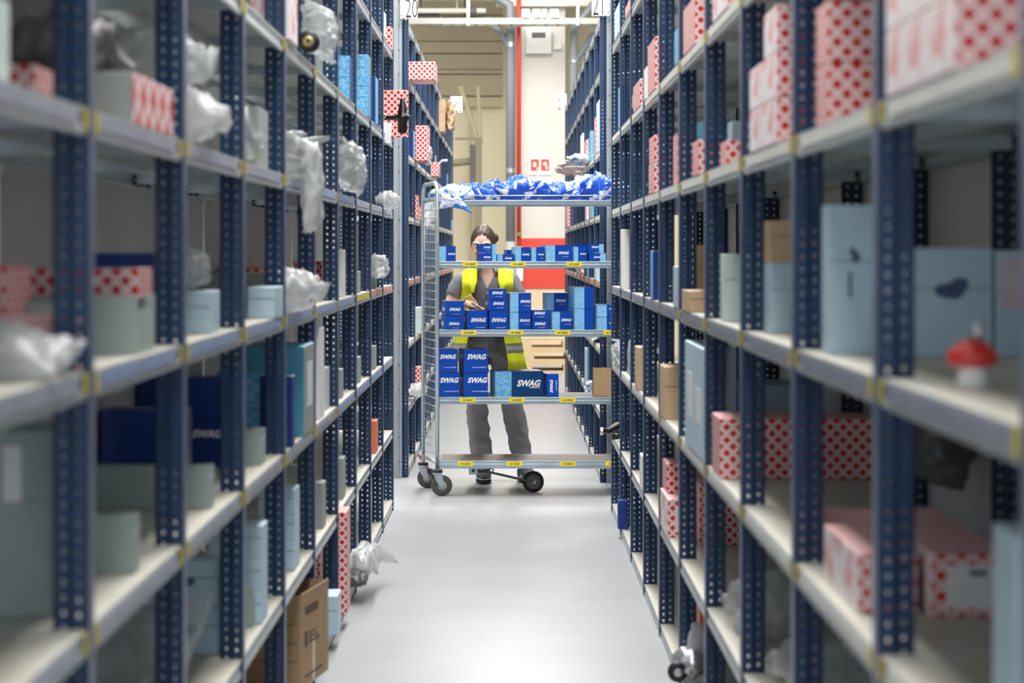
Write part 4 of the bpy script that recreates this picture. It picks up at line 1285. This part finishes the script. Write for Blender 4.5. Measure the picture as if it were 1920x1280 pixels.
def cart_shelf(z, i):
    lip = (.030, .042, .042, .042, .046)[i]
    mb = MB()
    if i == 0:
        mb.box(.012, CW - .012, 0, .012, z - lip, z).box(.012, CW - .012, .45, .462, z - lip, z)
        for k in range(9):
            mb.box(.012, CW - .012, .035 + k * .05, .040 + k * .05, z - .006, z - .001)
        for k in range(5):
            mb.box(.02 + k * .30, .03 + k * .30, .012, .45, z - .014, z - .006)
    else:
        mb.box(.012, CW - .012, .002, .46, z - .004, z, 1)
        mb.box(.012, CW - .012, 0, .002, z - .018, z)
        mb.box(.012, CW - .012, -.004, .012, z - lip, z - .018)
        mb.box(.012, CW - .012, .446, .462, z - lip, z - .004)
    o = mb.build('cart_shelf', ['cart_steel', 'cart_board', 'galv_shelf'], cart, bevel=.0015)
    return o


tagx = {1: (867, 957, 1062), 2: (864, 952, 1040, 1131), 3: (862, 954, 1050), 4: (858, 950, 1050, 1135)}
for i, z in enumerate(SHZ):
    o = cart_shelf(z, i)
    for x in tagx.get(i, ()):
        xx = (x - 958) / 306.4 - XL_
        tg = MB().box(xx, xx + .096, -.0055 if i != 4 else -.0056, -.0041, z - .030, z - .004).build('yellow_label', 'yellow', o)
        mb = MB()
        cx = xx + .016
        for k, wd in enumerate((.003, .009, .004, .006, .010, .010, .009)):
            mb.add([(cx, -.0060, z - .023), (cx + wd * .55, -.0060, z - .023), (cx + wd * .55 + .005, -.0060, z - .011), (cx + .005, -.0060, z - .011),
                    (cx, -.0055, z - .023), (cx + wd * .55, -.0055, z - .023), (cx + wd * .55 + .005, -.0055, z - .011), (cx + .005, -.0055, z - .011)],
                   [(0, 1, 2, 3), (7, 6, 5, 4), (0, 4, 5, 1), (1, 5, 6, 2), (2, 6, 7, 3), (3, 7, 4, 0)])
            cx += wd * .55 + .005
        mb.build('marking', 'black_print', tg)
# guard rail of the top shelf
MB().tube([(.01, 0, 1.838), (CW - .01, 0, 1.838)], .0035, 8).build('guard_rail', 'cart_steel', cart, smooth=True)
MB().tube([(.01, .462, 1.838), (CW - .01, .462, 1.838)], .0035, 8).build('guard_rail', 'cart_steel', cart, smooth=True)

for e, sg in ((0.0, -1), (CW, 1)):
    def E_(u, z, e=e, sg=sg):        # point of the end frame: u = 0 front .. 1 back
        return (e + sg * SK * u, .462 * u + .0, z)
    a = Vector(E_(0, .165))
    fr_ = MB().tube([E_(0, .165), E_(0, 1.85), E_(.04, 1.89), E_(.12, 1.915), E_(.88, 1.915), E_(.96, 1.89), E_(1, 1.85), E_(1, .165)], .0125, 10).build('end_frame', 'zinc', cart, smooth=True)
    mb = MB()
    for k in range(32):
        mb.tube([E_(0.02, .24 + k * .0505), E_(0.98, .24 + k * .0505)], .0028, 6)
    mb.build('basket_wires', 'zinc', fr_, smooth=True)
    mb = MB()
    for k in range(1, 9):
        mb.tube([E_(k / 9, .24), E_(k / 9, 1.81)], .0014, 6)
    mb.build('basket_wires', 'zinc', fr_, smooth=True)
    for zz in (.20, 1.82):
        MB().tube([E_(0, zz), E_(1, zz)], .011, 8).build('cross_tube', 'zinc', fr_, smooth=True)


def caster(x, y, ang, r=.064):
    c = empty('caster', (x, y, 0), (0, 0, ang))
    c.parent = cart
    T = Matrix.Rotation(PI / 2, 4, 'X')
    w = MB().lathe([(r * .55, -.013), (r * .93, -.017), (r, -.010), (r, .010), (r * .93, .017), (r * .55, .013)], 36, 0, Matrix.Translation((0.028, 0, r)) @ T).build('tyre', 'wheel_grey', c, smooth=True)
    MB().lathe([(.010, -.020), (r * .30, -.016), (r * .55, -.011), (r * .62, -.0125), (r * .62, .0125), (r * .55, .011), (r * .30, .016), (.010, .020)], 28, 0, Matrix.Translation((0.028, 0, r)) @ T).build('wheel_disc', 'disc_grey', c, smooth=True)
    for sy in (-1, 1):
        yy = sy * .024
        vs = [(-.022, yy, 2 * r + .006), (.024, yy, 2 * r + .006), (.040, yy, r - .004), (.028, yy, r - .016), (.014, yy, r - .006), (-.012, yy, r + .03)]
        n = len(vs)
        v2 = [(a, b + .0025, z) for a, b, z in vs]
        MB().add(vs + v2, [tuple(range(n)), tuple(reversed(range(n, 2 * n)))] + [(k, n + k, n + (k + 1) % n, (k + 1) % n) for k in range(n)]).build('fork', 'zinc', c)
    MB().lathe([(.024, 2 * r + .004), (.030, 2 * r + .008), (.030, 2 * r + .016), (.022, 2 * r + .018)], 20).build('swivel_head', 'zinc', c)
    MB().lathe([(.031, 2 * r + .016), (.033, 2 * r + .020), (.033, 2 * r + .030), (.028, 2 * r + .034)], 20).build('bumper_ring', 'rubber', c)
    MB().lathe([(.007, -.030), (.007, .030)], 10, 0, Matrix.Translation((0.028, 0, r)) @ T).build('axle', 'zinc', c)
    MB().lathe([(.012, 2 * r + .03), (.012, .185)], 12).build('stem', 'zinc', c)
    return c


caster(.0, .0, .25)
caster(-SK, .455, -.1)
caster(CW, .0, .3)
caster(CW + SK, .455, .2)
# fifth wheel on a sprung lever under the bottom shelf
T = Matrix.Rotation(PI / 2, 4, 'X')
fw = MB().lathe([(.020, -.016), (.046, -.018), (.060, -.017), (.066, -.012), (.066, .012), (.060, .017), (.046, .018), (.020, .016)], 40, 0, Matrix.Translation((.590, .20, .066)) @ T).build('centre_wheel', 'rubber', cart, smooth=True)
MB().lathe([(.046, .017), (.040, .020), (.006, .022)], 30, 0, Matrix.Translation((.590, .20, .066)) @ T).build('wheel_disc', 'rubber_grey', fw, smooth=True)
MB().box(.575, .605, .1755, .1785, .056, .076).build('wheel_label', 'panel', fw)
lv = MB().tube([(.245, .175, .135), (.33, .175, .125), (.59, .175, .066)], .0075, 10).build('lever', 'rubber_grey', cart, smooth=True)
MB().box(.19, .245, .15, .205, .115, .168).build('lever_bracket', 'cart_steel', cart, bevel=.003)
MB().lathe([(.010, .0), (.010, .004)], 16, 0, Matrix.Translation((.218, .149, .140)) @ T).build('bolt', 'black_part', lv)
MB().tube([(.26, .175, .128), (.33, .172, .150), (.345, .172, .145), (.33, .172, .12)], .004, 8).build('spring_clip', 'black_part', lv)

# ------------------------------------------------------------------ goods on the cart
YAW = math.radians(9)
for g_ in GOODS:
    lvl, x0, w, d, zb, h, pan, pf, lx, lw, lz, tz, yo, lab = g_
    h -= .0008
    mats = ['blue', 'sky_print', 'teal_blue', 'white', 'cyan_print', 'label_white']
    mb = MB()
    base = 0
    if pan == 'L':
        base = 2
    topm = 3 if ('white top' in lab) else base
    pm = 4 if pan == 'L' else 1
    if pan in ('l', 'L'):
        mb.box(0, w * pf, 0, d, 0, h, 0, [base, topm, pm, base, pm, base])
        mb.box(w * pf, w, 0, d, 0, h, 0, [base, topm, base, base, base, base])
    elif pan == 'r':
        mb.box(0, w * pf, 0, d, 0, h, 0, [base, topm, base, base, base, base])
        mb.box(w * pf, w, 0, d, 0, h, 0, [base, topm, pm, base, base, pm])
    else:
        mb.box(0, w, 0, d, 0, h, 0, [base, topm, base, base, base, base])
    # carton edges: slim tuck flap along the top
    o = mb.build('carton', mats, loc=(x0 + .002, YF + .015 + yo, zb), rot=(0, 0, YAW))
    tag(o, lab, 'box', 'blue parts cartons on the cart')
    MB().box(.002, w - .002, -.0006, 0, h - .0035, h - .0022).build('flap_edge', 'deep_blue', o)
    if lx:
        put_text(LOGO, 'logo', o, lx, lz, -.0010, height=lw / LOGO['w'] * 1.06, width=lw)
        if tz and tz > .004:
            m_ = URL if lvl == 4 else URL
            put_text(m_, 'web_address', o, lx + lw * .12, tz, -.0010, height=max(.004, lw * .085), width=lw * (.62 if lvl != 4 else .74))
    if pan == 'L':
        put_text(GERMANY, 'caption', o, lx + lw * .25, lz - .026, -.0010, width=lw * .45)
    if pan == 'v':
        q = put_text(LOGO, 'logo', o, w * .38, h * .47, -.0010, width=h * .58, rot=(0, -PI / 2, 0))
        q = put_text(URL, 'web_address', o, w * .80, h * .50, -.0010, width=h * .45, rot=(0, -PI / 2, 0))
    if lvl in (3, 4) and not pan and lx:
        q = put_text(LOGO, 'side_logo', o, -.0010, lz, d * .5, width=d * .5, rot=(0, 0, -PI / 2))
c = MB().box(0, .13, 0, .16, 0, .172).build('cardboard_box', 'brown_dark', loc=(.505, YF + .03, .6046), bevel=.004)
tag(c, 'small plain brown cardboard box at the rack end of the fourth cart shelf', 'cardboard box')
MB().box(.058, .072, -.001, .161, .172, .1728).build('tape', 'tape', c)
# a box seen behind the narrow one in shelf four, lying dark strip
# heap of printed poly bags on the top shelf
TOPZ = 1.812
heap = [(-.36, .10, .13, .10, .050, 'printed_bag_pale', (-.2, 0, .0), 'pale blue printed bag at the basket end of the cart top'),
        (-.26, .16, .12, .12, .062, 'printed_bag', None, 'blue and white printed bag beside the pale one on the cart top'),
        (-.17, .08, .07, .06, .050, 'printed_bag', (-.02, 0, .75), 'blue printed bag with pointed corner standing up'),
        (-.07, .18, .13, .14, .066, 'printed_bag', None, 'blue printed bag just past the pointed corner'),
        (.07, .12, .17, .11, .078, 'printed_bag', None, 'long blue and white bag arched in the middle of the cart top'),
        (.20, .20, .13, .13, .078, 'printed_bag_pale', None, 'whitish printed bag behind the long arched one'),
        (.30, .10, .14, .10, .060, 'printed_bag', None, 'low blue printed bag past the arched one'),
        (.43, .16, .12, .12, .080, 'printed_bag_pale', (.15, 0, .35), 'white bag with raised tip near the rack end'),
        (.53, .12, .10, .11, .088, 'printed_bag', (.1, 0, .2), 'crinkled blue and white bag near the rack end'),
        (.62, .16, .11, .13, .075, 'printed_bag_pale', None, 'white printed bag at the rack end of the cart top')]
for i, (x, y, rx, ry, rz, mm, tip, lab) in enumerate(heap):
    bag('printed_bag', (x, YF + .06 + y, TOPZ + rz * .72), (rx, ry, rz), 60 + i, mm, lab, amp=.42, floor_z=TOPZ, tip=tip, nu=48, nv=48)
bag('printed_bag', (-.36, YF - .020, 1.805), (.075, .012, .045), 77, 'printed_bag_pale', 'white printed bag drooping over the front edge of the cart top', amp=.4, tip=(.2, 0, -.12))
# ------------------------------------------------------------------ the person
def skin_mesh(chains, sub=2, root=0):
    """chains: lists of (point, radius); equal points are shared. Returns an evaluated mesh."""
    vs, rs, es, idx = [], [], [], {}
    for ch in chains:
        prev = None
        for p, r in ch:
            k = tuple(round(c, 4) for c in p)
            if k not in idx:
                idx[k] = len(vs)
                vs.append(p)
                rs.append(r)
            if prev is not None and prev != idx[k]:
                es.append((prev, idx[k]))
            prev = idx[k]
    me = bpy.data.meshes.new('skeleton')
    me.from_pydata(vs, es, [])
    o = bpy.data.objects.new('skeleton', me)
    COL.objects.link(o)
    md = o.modifiers.new('s', 'SKIN')
    for i, r in enumerate(rs):
        sv = me.skin_vertices[0].data[i]
        sv.radius = r if isinstance(r, tuple) else (r, r)
        sv.use_root = (i == root)
    s = o.modifiers.new('u', 'SUBSURF')
    s.levels = s.render_levels = sub
    bpy.context.view_layer.update()
    dg = bpy.context.evaluated_depsgraph_get()
    out = bpy.data.meshes.new_from_object(o.evaluated_get(dg))
    bpy.data.objects.remove(o)
    return out


def fuse(meshes, voxel, matname, name, parent, smooth_it=3, folds=0.0):
    bm = bmesh.new()
    for m in meshes:
        bm.from_mesh(m)
    me = bpy.data.meshes.new(name)
    bm.to_mesh(me)
    bm.free()
    o = bpy.data.objects.new(name, me)
    COL.objects.link(o)
    r = o.modifiers.new('r', 'REMESH')
    r.mode = 'VOXEL'
    r.voxel_size = voxel
    if smooth_it:
        q = o.modifiers.new('q', 'SMOOTH')
        q.factor = .5
        q.iterations = smooth_it
    bpy.context.view_layer.update()
    dg = bpy.context.evaluated_depsgraph_get()
    out = bpy.data.meshes.new_from_object(o.evaluated_get(dg))
    bpy.data.objects.remove(o)
    if folds:
        nm = [v_.normal.copy() for v_ in out.vertices]
        for v_, n_ in zip(out.vertices, nm):
            p_ = v_.co
            q_ = Vector((p_.x * 7 + p_.z * 3, p_.y * 7, p_.z * 11 + p_.x * 5))
            v_.co = p_ + n_ * folds * (.6 - abs(noise.noise(q_)) * 2.2 + .4 * noise.noise(q_ * 2.1))
    out.materials.clear()
    out.materials.append(MATS[matname])
    out.polygons.foreach_set('use_smooth', [True] * len(out.polygons))
    return link(name, out, parent)


def mb_mesh(mb):
    return mesh('tmp', mb.v, mb.f, 'skin', mb.m, True, uv=False)


PX, PY = -.150, 14.02
# local frame: x right in the photograph, y away from the camera, z up; the person faces -y
H_ = {
    'pelvis': (0, .02, .90), 'waist': (0, .02, 1.04), 'chest': (0, .0, 1.22), 'neck': (-.005, -.01, 1.385),
}
shL, shR = (-.175, .0, 1.315), (.160, .0, 1.315)
elL, elR = (-.285, -.03, 1.045), (.235, -.03, 1.045)
wrL, wrR = (-.165, -.225, 1.135), (-.035, -.25, 1.120)
hipL, hipR = (-.085, .02, .86), (.085, .02, .86)
knL, knR = (-.075, -.01, .50), (.160, .0, .49)
anL, anR = (-.030, .04, .09), (.235, .06, .09)


def finger(base, d, curl, length, r, side):
    """three phalanges bending towards curl"""
    d = Vector(d).normalized()
    c = Vector(curl).normalized()
    p = Vector(base)
    out = [(tuple(p), r * 1.05)]
    for i, f in enumerate((.42, .32, .26)):
        a = math.radians(18 + 26 * i)
        v = d * math.cos(a) + c * math.sin(a)
        p = p + v * length * f
        out.append((tuple(p), r * (1.0, .92, .78)[i]))
    return out


def hand(wr, fwd, palm, side_dir, thumb_dir):
    """palm box chain plus four unequal fingers and a thumb leaving the side of the palm"""
    w, f, s, n = Vector(wr), Vector(fwd).normalized(), Vector(side_dir).normalized(), Vector(palm).normalized()
    pm = w + f * .05
    ms = [skin_mesh([[(tuple(w - f * .03), .022), (tuple(w), .022), (tuple(pm), (.036, .017)), (tuple(w + f * .085), (.036, .014))]], 2)]
    base = w + f * .080
    for i, (ln, off) in enumerate(((.070, -.028), (.080, -.009), (.075, .010), (.058, .028))):
        ms.append(skin_mesh([[(tuple(w + f * .055 + s * off * .8), .010)] + finger(base + s * off, f, n, ln, .0088, 1)], 2))
    tb = w + f * .03 - s * .025
    t = Vector(thumb_dir).normalized()
    ms.append(skin_mesh([[(tuple(tb), .013), (tuple(tb + t * .03), .011), (tuple(tb + t * .055 + f * .01), .0098), (tuple(tb + t * .072 + f * .022), .0085)]], 2))
    return ms


person = empty('person', (PX, PY, 0))
tag(person, 'person in grey polo and yellow vest looking down at a handheld device, behind the cart', 'person')
torso = skin_mesh([
    [(H_['pelvis'], (.150, .105)), (H_['waist'], (.128, .095)), (H_['chest'], (.160, .105)), ((0, .0, 1.31), (.125, .085)), (H_['neck'], .052), ((-.01, -.03, 1.45), .050)],
], 2)
arms = []
for sh, el, wr in ((shL, elL, wrL), (shR, elR, wrR)):
    sx = .6 * sh[0]
    v = lambda a, b, t: tuple(a[i] + (b[i] - a[i]) * t for i in range(3))
    arms.append(skin_mesh([[((sx, 0, 1.31), .058), (sh, .054), (v(sh, el, .5), .047), (el, .039), (v(el, wr, .3), .040), (v(el, wr, .7), .031), (wr, .024)]], 2))
legs = []
for hp, kn, an in ((hipL, knL, anL), (hipR, knR, anR)):
    legs.append(skin_mesh([[((hp[0] * .7, .02, .92), .085), (hp, .085), (v(hp, kn, .5), .070), (kn, .052), (v(kn, an, .35), .054), (an, .034), ((an[0], an[1] - .05, .045), .034), ((an[0], an[1] - .13, .032), .028)]], 2))
# head, tilted forward
HC = Vector((-.030, -.045, 1.540))
MH = Matrix.Translation(HC) @ Matrix.Rotation(math.radians(-7), 4, 'Z') @ Matrix.Rotation(math.radians(16), 4, 'X')


def headfn(d):
    k = 1.0
    if d.z < 0:
        k *= 1 - .20 * (-d.z) ** 1.3 * (1 if abs(d.x) > .2 else .6)
    if d.y > .3 and d.z < 0:
        k *= .93
    return k


hd = MB().sphere((0, 0, 0), (.074, .094, .112), 40, 28, 0, headfn)
hd.sphere((0, -.040, -.070), (.044, .046, .040), 22, 14)                     # jaw and chin
hd.sphere((0, -.082, -.084), (.022, .016, .018), 16, 10)
hd.tube([(0, -.088, .020), (0, -.098, -.004), (0, -.110, -.026), (0, -.100, -.036)], [.008, .010, .013, .011], 10)   # nose
for sx in (-1, 1):
    hd.sphere((sx * .012, -.098, -.030), (.008, .008, .007), 10, 8)          # nostril wings
    hd.sphere((sx * .034, -.076, -.030), (.022, .018, .020), 14, 10)         # cheeks
    hd.tube([(sx * .014, -.088, .028), (sx * .032, -.088, .034), (sx * .052, -.072, .028)], [.007, .008, .006], 8)   # brows
    hd.sphere((sx * .074, .006, -.008), (.009, .020, .032), 14, 10)          # ears
hd.v = [MH @ v_ for v_ in hd.v]
head = mb_mesh(hd)
hands = hand(wrL, (.35, -.75, .25), (.3, -.2, -.5), (.7, .5, -.2), (.4, -.4, .6)) + hand(wrR, (-.78, -.35, .45), (-.3, -.4, -.6), (.2, -.7, -.5), (-.5, -.1, .9))
body = fuse([torso, head] + arms + legs + hands, .0042, 'skin', 'body', person, 2)


def sub(name, mb, m, smooth=True):
    mb.v = [MH @ q for q in mb.v]
    return mb.build(name, m, person, smooth=smooth, weld=True)


for sx in (-1, 1):
    sub('eye', MB().sphere((sx * .031, -.0835, .010), (.0125, .007, .0065), 14, 10), 'white')
    sub('iris', MB().sphere((sx * .031, -.0885, .006), (.0055, .003, .0050), 12, 8), 'eye_dark')
    sub('eyebrow', MB().tube([(sx * .015, -.096, .028), (sx * .033, -.0965, .036), (sx * .052, -.080, .029)], [.0025, .0035, .002], 8), 'hair')
sub('lips', MB().sphere((0, -.0935, -.058), (.021, .008, .0065), 18, 10), 'lip_red')


def hairfn(d):
    k = 1 + .03 * noise.noise(Vector((d.x * 14, d.y * 3, d.z * 5)))
    return k


hm = MB().sphere((0, .014, .016), (.0815, .096, .112), 80, 56, 0, hairfn)
vs, fs, ms_ = hm.v, hm.f, hm.m
# leave the face open: drop the faces in front of the hairline
keep = []
for f_ in fs:
    c = sum((vs[i] for i in f_), Vector()) / len(f_)
    line = .066 - 1.6 * max(0, abs(c.x) - .030)
    if c.y < -.005 and c.z < line:
        continue
    if c.z < -.075:
        continue
    keep.append(f_)
hm.f = keep
hm.m = [0] * len(keep)
hm.v = [MH @ q for q in hm.v]
hair = hm.build('hair', 'hair', person, smooth=True, weld=True)
sd = hair.modifiers.new('thick', 'SOLIDIFY')
sd.thickness = .008
sd.offset = -1
kn_ = MB().sphere((.052, .082, .020), (.040, .034, .036), 24, 16, 0, lambda d: 1 + .12 * noise.noise(d * 5))
kn_.v = [MH @ q for q in kn_.v]
kn_.build('bun', 'hair', hair, smooth=True)

# polo shirt: torso and sleeves, grown a little larger than the body
sh1 = skin_mesh([[((0, .02, .84), (.160, .122)), ((0, .02, .93), (.160, .120)), (H_['waist'], (.146, .112)), (H_['chest'], (.176, .120)), ((0, .0, 1.315), (.130, .094)), ((-.003, .0, 1.365), (.068, .064))]], 2)
slv = []
for sh, el in ((shL, elL), (shR, elR)):
    slv.append(skin_mesh([[((sh[0] * .6, 0, 1.305), .072), (sh, .070), (v(sh, el, .28), .066), (v(sh, el, .47), .070)]], 2))
polo = fuse([sh1] + slv, .0065, 'polo', 'polo_shirt', person, 3, .005)
bm = bmesh.new()
bm.from_mesh(polo.data)
for no in ((1, 0, -.48), (-1, 0, -.48)):
    bmesh.ops.bisect_plane(bm, geom=bm.verts[:] + bm.edges[:] + bm.faces[:], plane_co=(-.003, 0, 1.255), plane_no=no)
cut = [f for f in bm.faces if (lambda c: (c.z > 1.355 and c.x ** 2 + c.y ** 2 < .0072) or (c.y < -.02 and c.z > 1.255 and abs(c.x + .003) < (c.z - 1.255) * .48))(f.calc_center_median())]
bmesh.ops.delete(bm, geom=cut, context='FACES')
bm.to_mesh(polo.data)
bm.free()
sd = polo.modifiers.new('thick', 'SOLIDIFY')
sd.thickness = .003
# collar and placket
col_ = MB()
n = 28
ring_o, ring_i = [], []
for k in range(n + 1):
    a = -PI / 2 + .62 + (2 * PI - 1.24) * k / n
    cx, cy = math.cos(a), math.sin(a)
    z0 = 1.375 + .030 * (cy + 1) / 2
    ring_i.append(Vector((-.004 + .060 * cx, -.006 + .060 * cy, z0 + .022)))
    ring_o.append(Vector((-.004 + .094 * cx, -.006 + .088 * cy, z0 - .022)))
vs = ring_i + ring_o + [p_ + Vector((0, 0, .004)) for p_ in ring_o] + [p_ * 1.0 + Vector((0, 0, .006)) for p_ in ring_i]
N = n + 1
fs = []
for k in range(n):
    fs += [(k, k + 1, N + k + 1, N + k), (N + k, N + k + 1, 2 * N + k + 1, 2 * N + k), (2 * N + k, 2 * N + k + 1, 3 * N + k + 1, 3 * N + k), (3 * N + k, 3 * N + k + 1, k + 1, k)]
col_.add(vs, fs)
col_.build('collar', 'polo', polo, smooth=True)
MB().box(-.012, .012, -.126, -.117, 1.17, 1.25).build('placket', 'polo_dark', polo, bevel=.002, rot=(-.0, 0, 0))

# open hi-vis vest: two front panels and a back, a shell round the torso


def shell(name, a0, a1, prof, m, parent, th=.006, n=22):
    """prof: (z, rx, ry, cx, cy, a_open) rows; angle 0 = +x, -90 deg = towards the camera"""
    vs, fs = [], []
    for lay in (0, th):
        for (z, rx, ry, cx, cy) in prof:
            for k in range(n + 1):
                a = a0 + (a1 - a0) * k / n
                wv = .006 * math.sin(a * 9 + z * 14)
                vs.append(Vector((cx + (rx + lay + wv) * math.cos(a), cy + (ry + lay + wv) * math.sin(a), z)))
    R_, C_ = len(prof), n + 1
    for l in (0, 1):
        for i in range(R_ - 1):
            for k in range(n):
                q = l * R_ * C_ + i * C_ + k
                f_ = (q, q + 1, q + C_ + 1, q + C_)
                fs.append(f_ if l else tuple(reversed(f_)))
    o2 = R_ * C_
    for k in range(n):
        for i in (0, R_ - 1):
            q = i * C_ + k
            fs.append((q, q + 1, o2 + q + 1, o2 + q))
    for i in range(R_ - 1):
        for k in (0, n):
            q = i * C_ + k
            fs.append((q, q + C_, o2 + q + C_, o2 + q))
    mb = MB().add(vs, fs)
    return mb.build(name, m, parent, smooth=True)


vest = empty('safety_vest', (0, 0, 0))
vest.parent = person
D2R = PI / 180
# rows run from the hem up; the right panel swings outward at the hem
right = [(.735, .220, .180, .030, .0), (.80, .214, .176, .026, .0), (.88, .206, .168, .018, .0), (.96, .196, .158, .010, .0), (1.05, .186, .148, .010, .0), (1.15, .186, .142, .0, .0), (1.24, .186, .136, .0, 0)]
left = [(.835, .212, .170, -.035, .0), (.88, .206, .168, -.025, .0), (.96, .196, .158, -.012, .0), (1.05, .184, .146, -.005, .0), (1.15, .184, .141, .0, .0), (1.24, .185, .136, .0, 0)]
vr = shell('front_panel', -62 * D2R, -5 * D2R, right, 'hi_vis', vest)
vl = shell('front_panel', -177 * D2R, -123 * D2R, left, 'hi_vis', vest)
shell('back_panel', 5 * D2R, 175 * D2R, [(.78, .20, .175, 0, .02), (.95, .19, .16, 0, .015), (1.1, .186, .145, 0, .01), (1.24, .186, .136, 0, .005), (1.33, .150, .105, 0, 0)], 'hi_vis', vest)
for nm, rows, a0, a1, z0, z1, par in (('reflective_band', right, -62, -5, .845, .905, vr), ('reflective_band', left, -177, -123, .850, .905, vl)):
    def at(z):
        for i in range(len(rows) - 1):
            if rows[i][0] <= z <= rows[i + 1][0]:
                t = (z - rows[i][0]) / (rows[i + 1][0] - rows[i][0])
                return tuple(rows[i][j] + (rows[i + 1][j] - rows[i][j]) * t + (.0065 if j in (1, 2) else 0) for j in range(5))
        return rows[0]
    rr = [at(z0), at((z0 + z1) / 2), at(z1)]
    rr = [(zz, a[1], a[2], a[3], a[4]) for zz, a in zip((z0, (z0 + z1) / 2, z1), rr)]
    shell(nm, a0 * D2R, a1 * D2R, rr, 'reflective', par, th=.002)
# shoulder straps
for sx, par in ((-1, vl), (1, vr)):
    mb = MB()
    xin, xout = .068, .165
    rows = [(-.1375, 1.235), (-.122, 1.30), (-.100, 1.345), (-.060, 1.378), (.0, 1.388), (.05, 1.375), (.10, 1.34), (.125, 1.29)]
    vs = []
    for lay in (0, .006):
        for (yy, zz) in rows:
            dx = .0
            for xx in (xin + (.020 if zz < 1.3 and yy < 0 else 0), (xin + xout) / 2, xout):
                drop = .0 if xx == xin else (.010 if xx < .15 else .040)
                nrm = Vector((0, yy, zz - 1.25)).normalized()
                kx = .018 * (zz > 1.28)
                sc_ = 1 - (.15 if xx > .15 and yy < -.09 else (.10 if xx > .10 and yy < -.09 else 0))
                vs.append(Vector((sx * xx, yy * sc_, zz - (drop if yy > -.11 else 0))) + nrm * (lay + .012))
    R_ = len(rows)
    fs = []
    for l in (0, 1):
        for i in range(R_ - 1):
            for k in range(2):
                q = l * R_ * 3 + i * 3 + k
                fs.append((q, q + 1, q + 4, q + 3))
    for i in range(R_ - 1):
        for k in (0, 2):
            q = i * 3 + k
            fs.append((q, q + 3, R_ * 3 + q + 3, R_ * 3 + q))
    for i in (0, R_ - 1):
        for k in range(2):
            q = i * 3 + k
            fs.append((q, q + 1, R_ * 3 + q + 1, R_ * 3 + q))
    mb.add(vs, fs)
    mb.build('shoulder_strap', 'hi_vis', par, smooth=True)

# trousers with seat, two legs, belt; shoes
tr = [skin_mesh([[((0, .02, .97), (.158, .118)), ((0, .02, .88), (.168, .125)), ((0, .02, .80), (.150, .110))]], 2)]
for hp, kn, an in ((hipL, knL, anL), (hipR, knR, anR)):
    tr.append(skin_mesh([[((hp[0] * .8, .02, .90), .098), (hp, .100), (v(hp, kn, .45), .090), (v(hp, kn, .9), .073), (v(kn, an, .15), .076), (v(kn, an, .5), .074), (v(kn, an, .86), .072), ((an[0], an[1] - .008, .075), .070)]], 2))
tro = fuse(tr, .0065, 'trousers', 'trousers', person, 3, .011)
MB().box(-.118, -.06, -.118, -.098, .60, .78).build('thigh_pocket', 'trousers', tro, bevel=.01, rot=(0, 0, -.1))
MB().tube([(-.165, 0, .955), (-.12, -.085, .955), (0, -.115, .955), (.12, -.085, .955), (.165, 0, .955), (.12, .13, .955), (0, .155, .955), (-.12, .13, .955), (-.165, 0, .955)], .016, 8).build('belt', 'polo_dark', tro, smooth=True)
for an, yaw in ((anL, .05), (anR, .25)):
    s_ = MB().sphere((0, -.06, .052), (.050, .145, .050), 28, 16, 0, lambda d: (1.0 if d.y > 0 else 1 - .06 * abs(d.y)) * (1 + .25 * max(0, d.y) * max(0, d.z)))
    for q in s_.v:
        q.z = max(q.z, .016)
    so = s_.build('shoe', 'shoe', person, smooth=True, loc=(an[0], an[1], 0), rot=(0, 0, yaw), weld=True)
    q = MB().sphere((0, -.06, .014), (.052, .147, .013), 28, 8)
    q.build('sole', 'sole', so, smooth=True)
    MB().sphere((0, -.06, .030), (.0505, .146, .004), 28, 6).build('midsole_line', 'white', so, smooth=True)

# the device held in both hands
dev = MB().box(-.036, .036, -.011, .011, -.07, .07).build('handheld_scanner', 'rubber', loc=(PX - .085, PY - .335, 1.105), rot=(-.7, .5, .3), bevel=.006)
tag(dev, 'black handheld scanner held low in both hands above the blue boxes', 'handheld device')
MB().box(-.030, .030, -.0125, -.0112, -.02, .062).build('screen', 'duct_dark', dev)
